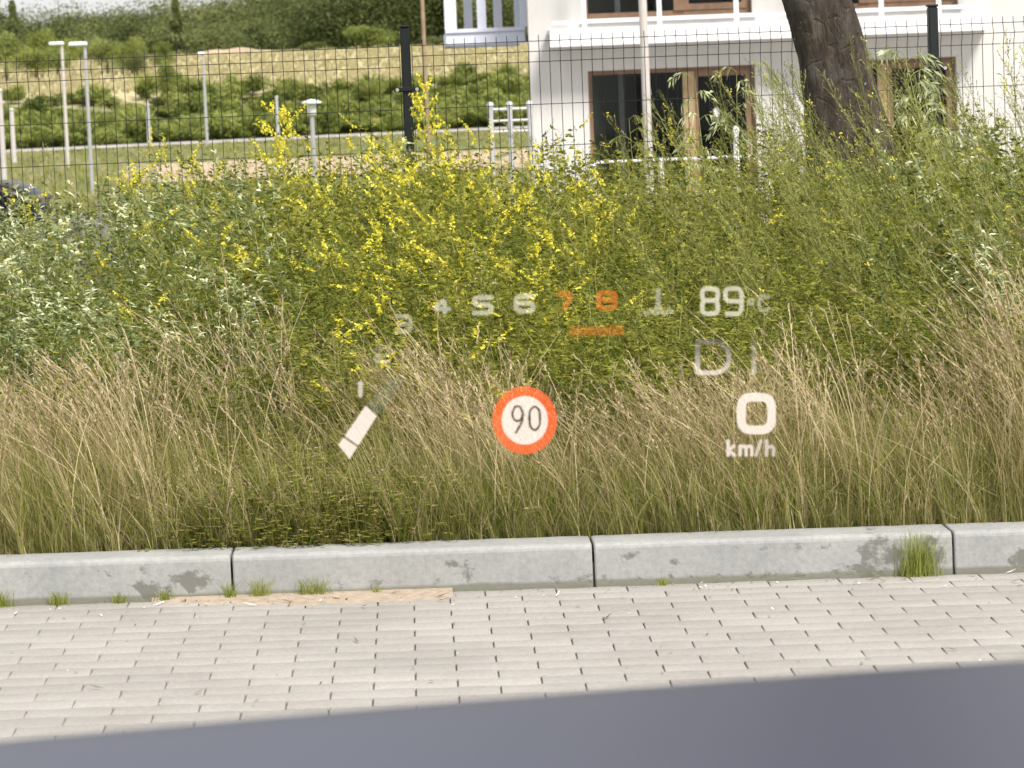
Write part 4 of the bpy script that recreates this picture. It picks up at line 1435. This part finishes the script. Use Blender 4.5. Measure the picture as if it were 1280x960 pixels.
vs, fs = [], []
nu, nv = 41, 41
for j in range(nv):
    for i in range(nu):
        x = -.98 + 1.96 * i / (nu - 1); y = -.15 + 1.55 * j / (nv - 1)
        vs.append((x, y, hood_z(x, y)))
for j in range(nv - 1):
    for i in range(nu - 1): k = j * nu + i; fs.append((k, k + 1, k + nu + 1, k + nu))
hm = MB(); hm.add(vs, fs, True)
hood = hm.build('bonnet', pt_, own)
md = hood.modifiers.new('Solid', 'SOLIDIFY'); md.thickness = .02; md.offset = -1
fm = MB()
for s in (-1, 1):
    vs, fs = [], []
    for j in range(21):
        y = -.15 + 1.55 * j / 20
        zt_ = hood_z(s * .98, y) - .004
        for (dx, z) in ((.982, zt_), (1.0, zt_ - .05), (1.02, .65), (1.02, .42)):
            vs.append((s * dx, y, z))
    for j in range(20):
        for i in range(3): k = j * 4 + i; fs.append((k, k + 1, k + 5, k + 4) if s > 0 else (k, k + 4, k + 5, k + 1))
    fm.add(vs, fs, True)
fm.build('fender', pt_, own)
bm_ = MB()
vs, fs = [], []
for i in range(31):
    x = -1.0 + 2.0 * i / 30; yf = 1.40 - .10 * (x / 1.0) ** 4
    zt_ = hood_z(max(-.98, min(.98, x)), 1.40) - .012
    for (dy, z) in ((0, zt_), (.08, zt_ - .12), (.14, .55), (.13, .35), (.02, .24)): vs.append((x, yf + dy, z))
for i in range(30):
    for j in range(4): k = i * 5 + j; fs.append((k, k + 5, k + 6, k + 1))
bm_.add(vs, fs, True); bm_.build('bumper', pt_, own)
for sx in (-.62, .62):
    w = MB(); w.box(sx - .16, sx + .16, 1.36, 1.505, .60, .70, .03); w.build('headlight', simple('headlight_glass', (.6, .6, .62), .08), own)
for sx in (-.88, .88):
    w = MB()
    a = [(sx + s * .11, .62 + .35 * math.cos(q), .345 + .35 * math.sin(q)) for s in (-1, 1) for q in np.linspace(0, 2 * math.pi, 33)[:-1]]
    w.add(a, [tuple(range(32)), tuple(range(63, 31, -1))] + [(i, (i + 1) % 32, 32 + (i + 1) % 32, 32 + i) for i in range(32)])
    w.build('wheel', M['black'], own)

# ------------------------------------------------------------------ head-up display: light image standing ahead of the car
HY = 5.6
hc = W(660, 460, HY)
hud = empty('head_up_display', hc, 'glowing driving display with speed digits, a 90 limit sign and 0 km/h', 'display')


def hud_mat(name, col, keep):
    m = bpy.data.materials.new(name); m.use_nodes = True
    nt = m.node_tree; nt.nodes.clear()
    out = nt.nodes.new('ShaderNodeOutputMaterial')
    at = N(nt, 'ShaderNodeAttribute', attribute_name='tone')
    em = nt.nodes.new('ShaderNodeEmission'); em.inputs[0].default_value = (*col, 1)
    nt.links.new(mth(nt, 'MULTIPLY', at.outputs['Fac'], 1.0 / EXPO), em.inputs[1])
    tr = nt.nodes.new('ShaderNodeBsdfTransparent'); tr.inputs[0].default_value = (keep, keep, keep, 1)
    ad = nt.nodes.new('ShaderNodeAddShader')
    nt.links.new(em.outputs[0], ad.inputs[0]); nt.links.new(tr.outputs[0], ad.inputs[1]); nt.links.new(ad.outputs[0], out.inputs[0])
    return m


HW = hud_mat('light_white', (1.0, .86, .78), .45)
HD = hud_mat('light_white_dim', (1.0, .93, .78), .85)
HO = hud_mat('light_orange', (1.0, .16, .045), .30)
HOD = hud_mat('light_orange_dim', (1.0, .22, .03), .75)


def seg_d(P, a, b):
    a = np.array(a, float); b = np.array(b, float); d = b - a
    t = np.clip(((P - a) @ d) / (d @ d + 1e-9), 0, 1)
    return np.linalg.norm(P - (a + t[:, None] * d), axis=1)


def smooth_poly(p, closed, it=3):
    p = [np.array(q, float) for q in p]
    for _ in range(it):
        o = []
        n = len(p)
        rngi = range(n) if closed else range(n - 1)
        if not closed: o.append(p[0])
        for i in rngi:
            a, b = p[i], p[(i + 1) % n]
            o += [a * .82 + b * .18, a * .18 + b * .82]
        if not closed: o.append(p[-1])
        p = o
    return p


def light_shape(name, inside, x0, y0, x1, y1, mat, glow, cell=.45, label=None, par=None):
    """fills the pixels for which inside(P) holds with small faces standing at the display's distance"""
    gx = np.arange(x0, x1 + cell, cell); gy = np.arange(y0, y1 + cell, cell)
    CX, CYY = np.meshgrid(gx + cell / 2, gy + cell / 2)
    P = np.stack([CX.ravel(), CYY.ravel()], -1)
    keep = inside(P)
    P = P[keep]
    g_ = np.array([glow(q) if callable(glow) else glow for q in P]) if callable(glow) else np.full(len(P), glow)
    o0, ax, ay = W(x0, y0, HY), W(x0 + 1, y0, HY) - W(x0, y0, HY), W(x0, y0 + 1, HY) - W(x0, y0, HY)
    base = np.array(o0 - hc); ax = np.array(ax); ay = np.array(ay)
    off = np.array([(-.5, -.5), (.5, -.5), (.5, .5), (-.5, .5)]) * cell
    Q = (P[:, None, :] + off[None]) - np.array([x0, y0])
    V = base + Q[..., 0:1] * ax + Q[..., 1:2] * ay
    V = V.reshape(-1, 3)
    o = mesh_np(name, V, np.arange(len(V), dtype=np.int32).reshape(-1, 4), mat, tone=np.repeat(g_, 4), parent=par or hud)
    if label: o['label'] = label
    return o


GL = {
    '0': [([(0, 0), (1, 0), (1, 1), (0, 1)], True)], '1': [([(.5, 0), (.5, 1)], False)],
    '2': [([(0, 0), (1, 0), (1, .5), (0, .5), (0, 1), (1, 1)], False)],
    '3': [([(0, 0), (1, 0), (1, 1), (0, 1)], False), ([(.35, .5), (1, .5)], False)],
    '4': [([(.72, 1), (.72, 0), (0, .75), (1, .75)], False)],
    '5': [([(1, 0), (0, 0), (0, .47), (1, .47), (1, 1), (0, 1)], False)],
    '6': [([(1, 0), (0, 0), (0, 1), (1, 1), (1, .47), (0, .47)], False)],
    '7': [([(0, 0), (1, 0), (.45, 1)], False)],
    '8': [([(0, 0), (1, 0), (1, .47), (0, .47)], True), ([(0, .47), (1, .47), (1, 1), (0, 1)], True)],
    '9': [([(1, .5), (0, .5), (0, 0), (1, 0), (1, 1), (.1, 1)], False)],
    'D': [([(0, 1), (0, .93), (0, .07), (0, 0), (.07, 0), (.7, 0), (1, .3), (1, .75), (.7, 1), (.07, 1)], True)],
    'C': [([(1, .1), (.2, 0), (0, .5), (.2, 1), (1, .9)], False)],
    'o': [([(0, 0), (1, 0), (1, 1), (0, 1)], True)],
    'k': [([(0, 0), (0, 1)], False), ([(.9, .35), (.1, .68), (1, 1)], False)],
    'm': [([(0, .36), (0, 1)], False), ([(0, .42), (.5, .36), (.5, 1)], False), ([(.5, .42), (1, .36), (1, 1)], False)],
    '/': [([(1, 0), (0, 1)], False)],
    'h': [([(0, 0), (0, 1)], False), ([(0, .45), (1, .38), (1, 1)], False)],
    'n9': [([(1, .3), (.75, .55), (.25, .55), (0, .3), (.25, 0), (.75, 0)], True), ([(1, .3), (.9, .6), (.35, 1)], False)],
    'n0': [([(0, .15), (.5, -.06), (1, .15), (1, .85), (.5, 1.06), (0, .85)], True)],
}


def strokes(ch, x0, y0, x1, y1, it=3):
    out = []
    for pl, closed in GL[ch]:
        p = smooth_poly(pl, closed, it) if len(pl) > 2 else [np.array(q, float) for q in pl]
        p = [np.array([x0 + q[0] * (x1 - x0), y0 + q[1] * (y1 - y0)]) for q in p]
        segs = list(zip(p[:-1], p[1:]))
        if closed: segs.append((p[-1], p[0]))
        out += segs
    return out


def near(segs, w):
    def f(P):
        d = np.full(len(P), 1e9)
        for a, b in segs: d = np.minimum(d, seg_d(P, a, b))
        return d < w / 2
    return f


def glyph(name, ch, x0, y0, x1, y1, w, mat, glow, label=None, it=3):
    h = w / 2
    return light_shape(name, near(strokes(ch, x0 + h, y0 + h, x1 - h, y1 - h, it), w), x0 - 1, y0 - 2, x1 + 1, y1 + 2, mat, glow, label=label)


glyph('engine_speed_digit', '1', 445, 476, 456, 497, 6, HW, .62, 'white digit 1')
glyph('engine_speed_digit', '2', 467, 434, 488, 454, 4.5, HD, lambda q: .08 + .25 * max(0, (q[1] - 440) / 14), 'faint digit 2')
glyph('engine_speed_digit', '3', 493, 393, 516, 417, 5, HD, .28, 'dim digit 3')
glyph('engine_speed_digit', '4', 539, 371, 564, 393, 5.5, HD, .42, 'white digit 4')
glyph('engine_speed_digit', '5', 590, 369, 617, 394, 6, HD, .42, 'white digit 5')
glyph('engine_speed_digit', '6', 642, 367, 669, 392, 6, HD, .42, 'white digit 6')
glyph('engine_speed_digit', '7', 696, 364, 718, 388, 7, HOD, .40, 'orange digit 7')
glyph('engine_speed_digit', '8', 745, 363, 772, 388, 6, HOD, .46, 'orange digit 8')
light_shape('red_zone_bar', lambda P: np.abs(P[:, 1] - (413.5 - (P[:, 0] - 745) * .02)) < 6.2, 712, 404, 779, 423, HOD, .26, label='orange bar under the digits 7 and 8')
# coolant temperature symbol
cs = [((823, 363), (823, 381))]
segs = [(np.array(a, float), np.array(b, float)) for a, b in cs]
wav = []
for k in range(24):
    x = 805 + 35 * k / 23
    wav.append(np.array([x, 390 + 3.5 * math.sin(k * .82)]))
light_shape('coolant_symbol', lambda P: near(segs, 6.5)(P) | near([(np.array((823., 384.)), np.array((823., 388.)))], 9)(P) | near(list(zip(wav[:-1], wav[1:])), 3.6)(P), 800, 358, 845, 400, HD, .28, label='thermometer over a wavy line')
glyph('temperature_digit', '8', 875, 358, 900, 395, 5.6, HD, .60, it=4)
glyph('temperature_digit', '9', 904, 358, 930, 395, 5.6, HD, .55, it=4)
glyph('degree_sign', 'o', 935, 372, 943, 382, 3, HD, .3)
glyph('celsius_letter', 'C', 946, 367, 963, 391, 4.6, HD, .28)
glyph('gear_letter', 'D', 869, 424, 914, 469, 6, HW, lambda q: .12 + .62 * max(0, (q[1] - 424) / 45) ** 1.3, 'letter D fading at its top')
glyph('gear_number', '1', 936, 424, 949, 468, 7, HD, lambda q: .06 + .40 * max(0, (q[1] - 424) / 45) ** 1.5, 'digit 1 fading at its top')
glyph('speed_digit', '0', 921, 491, 970, 543, 11, HW, .88, 'bold white rounded zero')
for ch, a, b in (('k', 908, 920), ('m', 923, 942), ('/', 943, 953), ('h', 956, 969)):
    glyph('unit_letter' if ch != '/' else 'unit_slash', ch, a, 549, b, 571, 4.2, HW, .8 if b < 950 else .62, it=2)
# 90 sign: orange ring and white disc, the figures left dark
sc_ = np.array([656.0, 525.5])
n9 = near(strokes('n9', 640, 508, 654, 541, 3), 2.9); n0 = near(strokes('n0', 662, 509, 675, 537, 3), 2.9)
def rad(P): return np.hypot((P[:, 0] - sc_[0]) / 40.5, (P[:, 1] - sc_[1]) / 42.5)
sg = light_shape('speed_limit_ring', lambda P: (rad(P) < 1) & (rad(P) > .715), 614, 481, 698, 570, HO, .88, label='orange red ring of the 90 sign')
light_shape('speed_limit_disc', lambda P: (rad(P) <= .715) & ~n9(P) & ~n0(P), 614, 481, 698, 570, HW, .90, label='white disc with the figures 90')
dk = hud_mat('light_figures', (.5, .42, .40), .35)
light_shape('speed_limit_figures', lambda P: (rad(P) <= .715) & (n9(P) | n0(P)), 614, 481, 698, 570, dk, .12, label='thin dark figures 90')
# slanted engine speed bar, bright at the bottom and fading above
def quad_in(pts):
    def f(P):
        r = np.ones(len(P), bool)
        for i in range(4):
            a, b = np.array(pts[i], float), np.array(pts[(i + 1) % 4], float)
            r &= ((b[0] - a[0]) * (P[:, 1] - a[1]) - (b[1] - a[1]) * (P[:, 0] - a[0])) >= 0
        return r
    return f
light_shape('engine_speed_bar', lambda P: quad_in([(457, 507), (471, 520), (448, 557), (431, 545)])(P) | quad_in([(429.5, 547), (446.5, 559), (437, 574), (423, 556)])(P), 420, 500, 475, 578, HW, .92, label='bright slanted bar')
light_shape('engine_speed_track', quad_in([(488, 472), (508, 474), (472, 519), (459, 506)]), 455, 468, 512, 522, hud_mat('light_track', (.8, 1, .9), .82), .07, label='faint continuation of the slanted bar')

print('quads total', sum(len(o.data.polygons) for o in bpy.data.objects if o.type == 'MESH'))
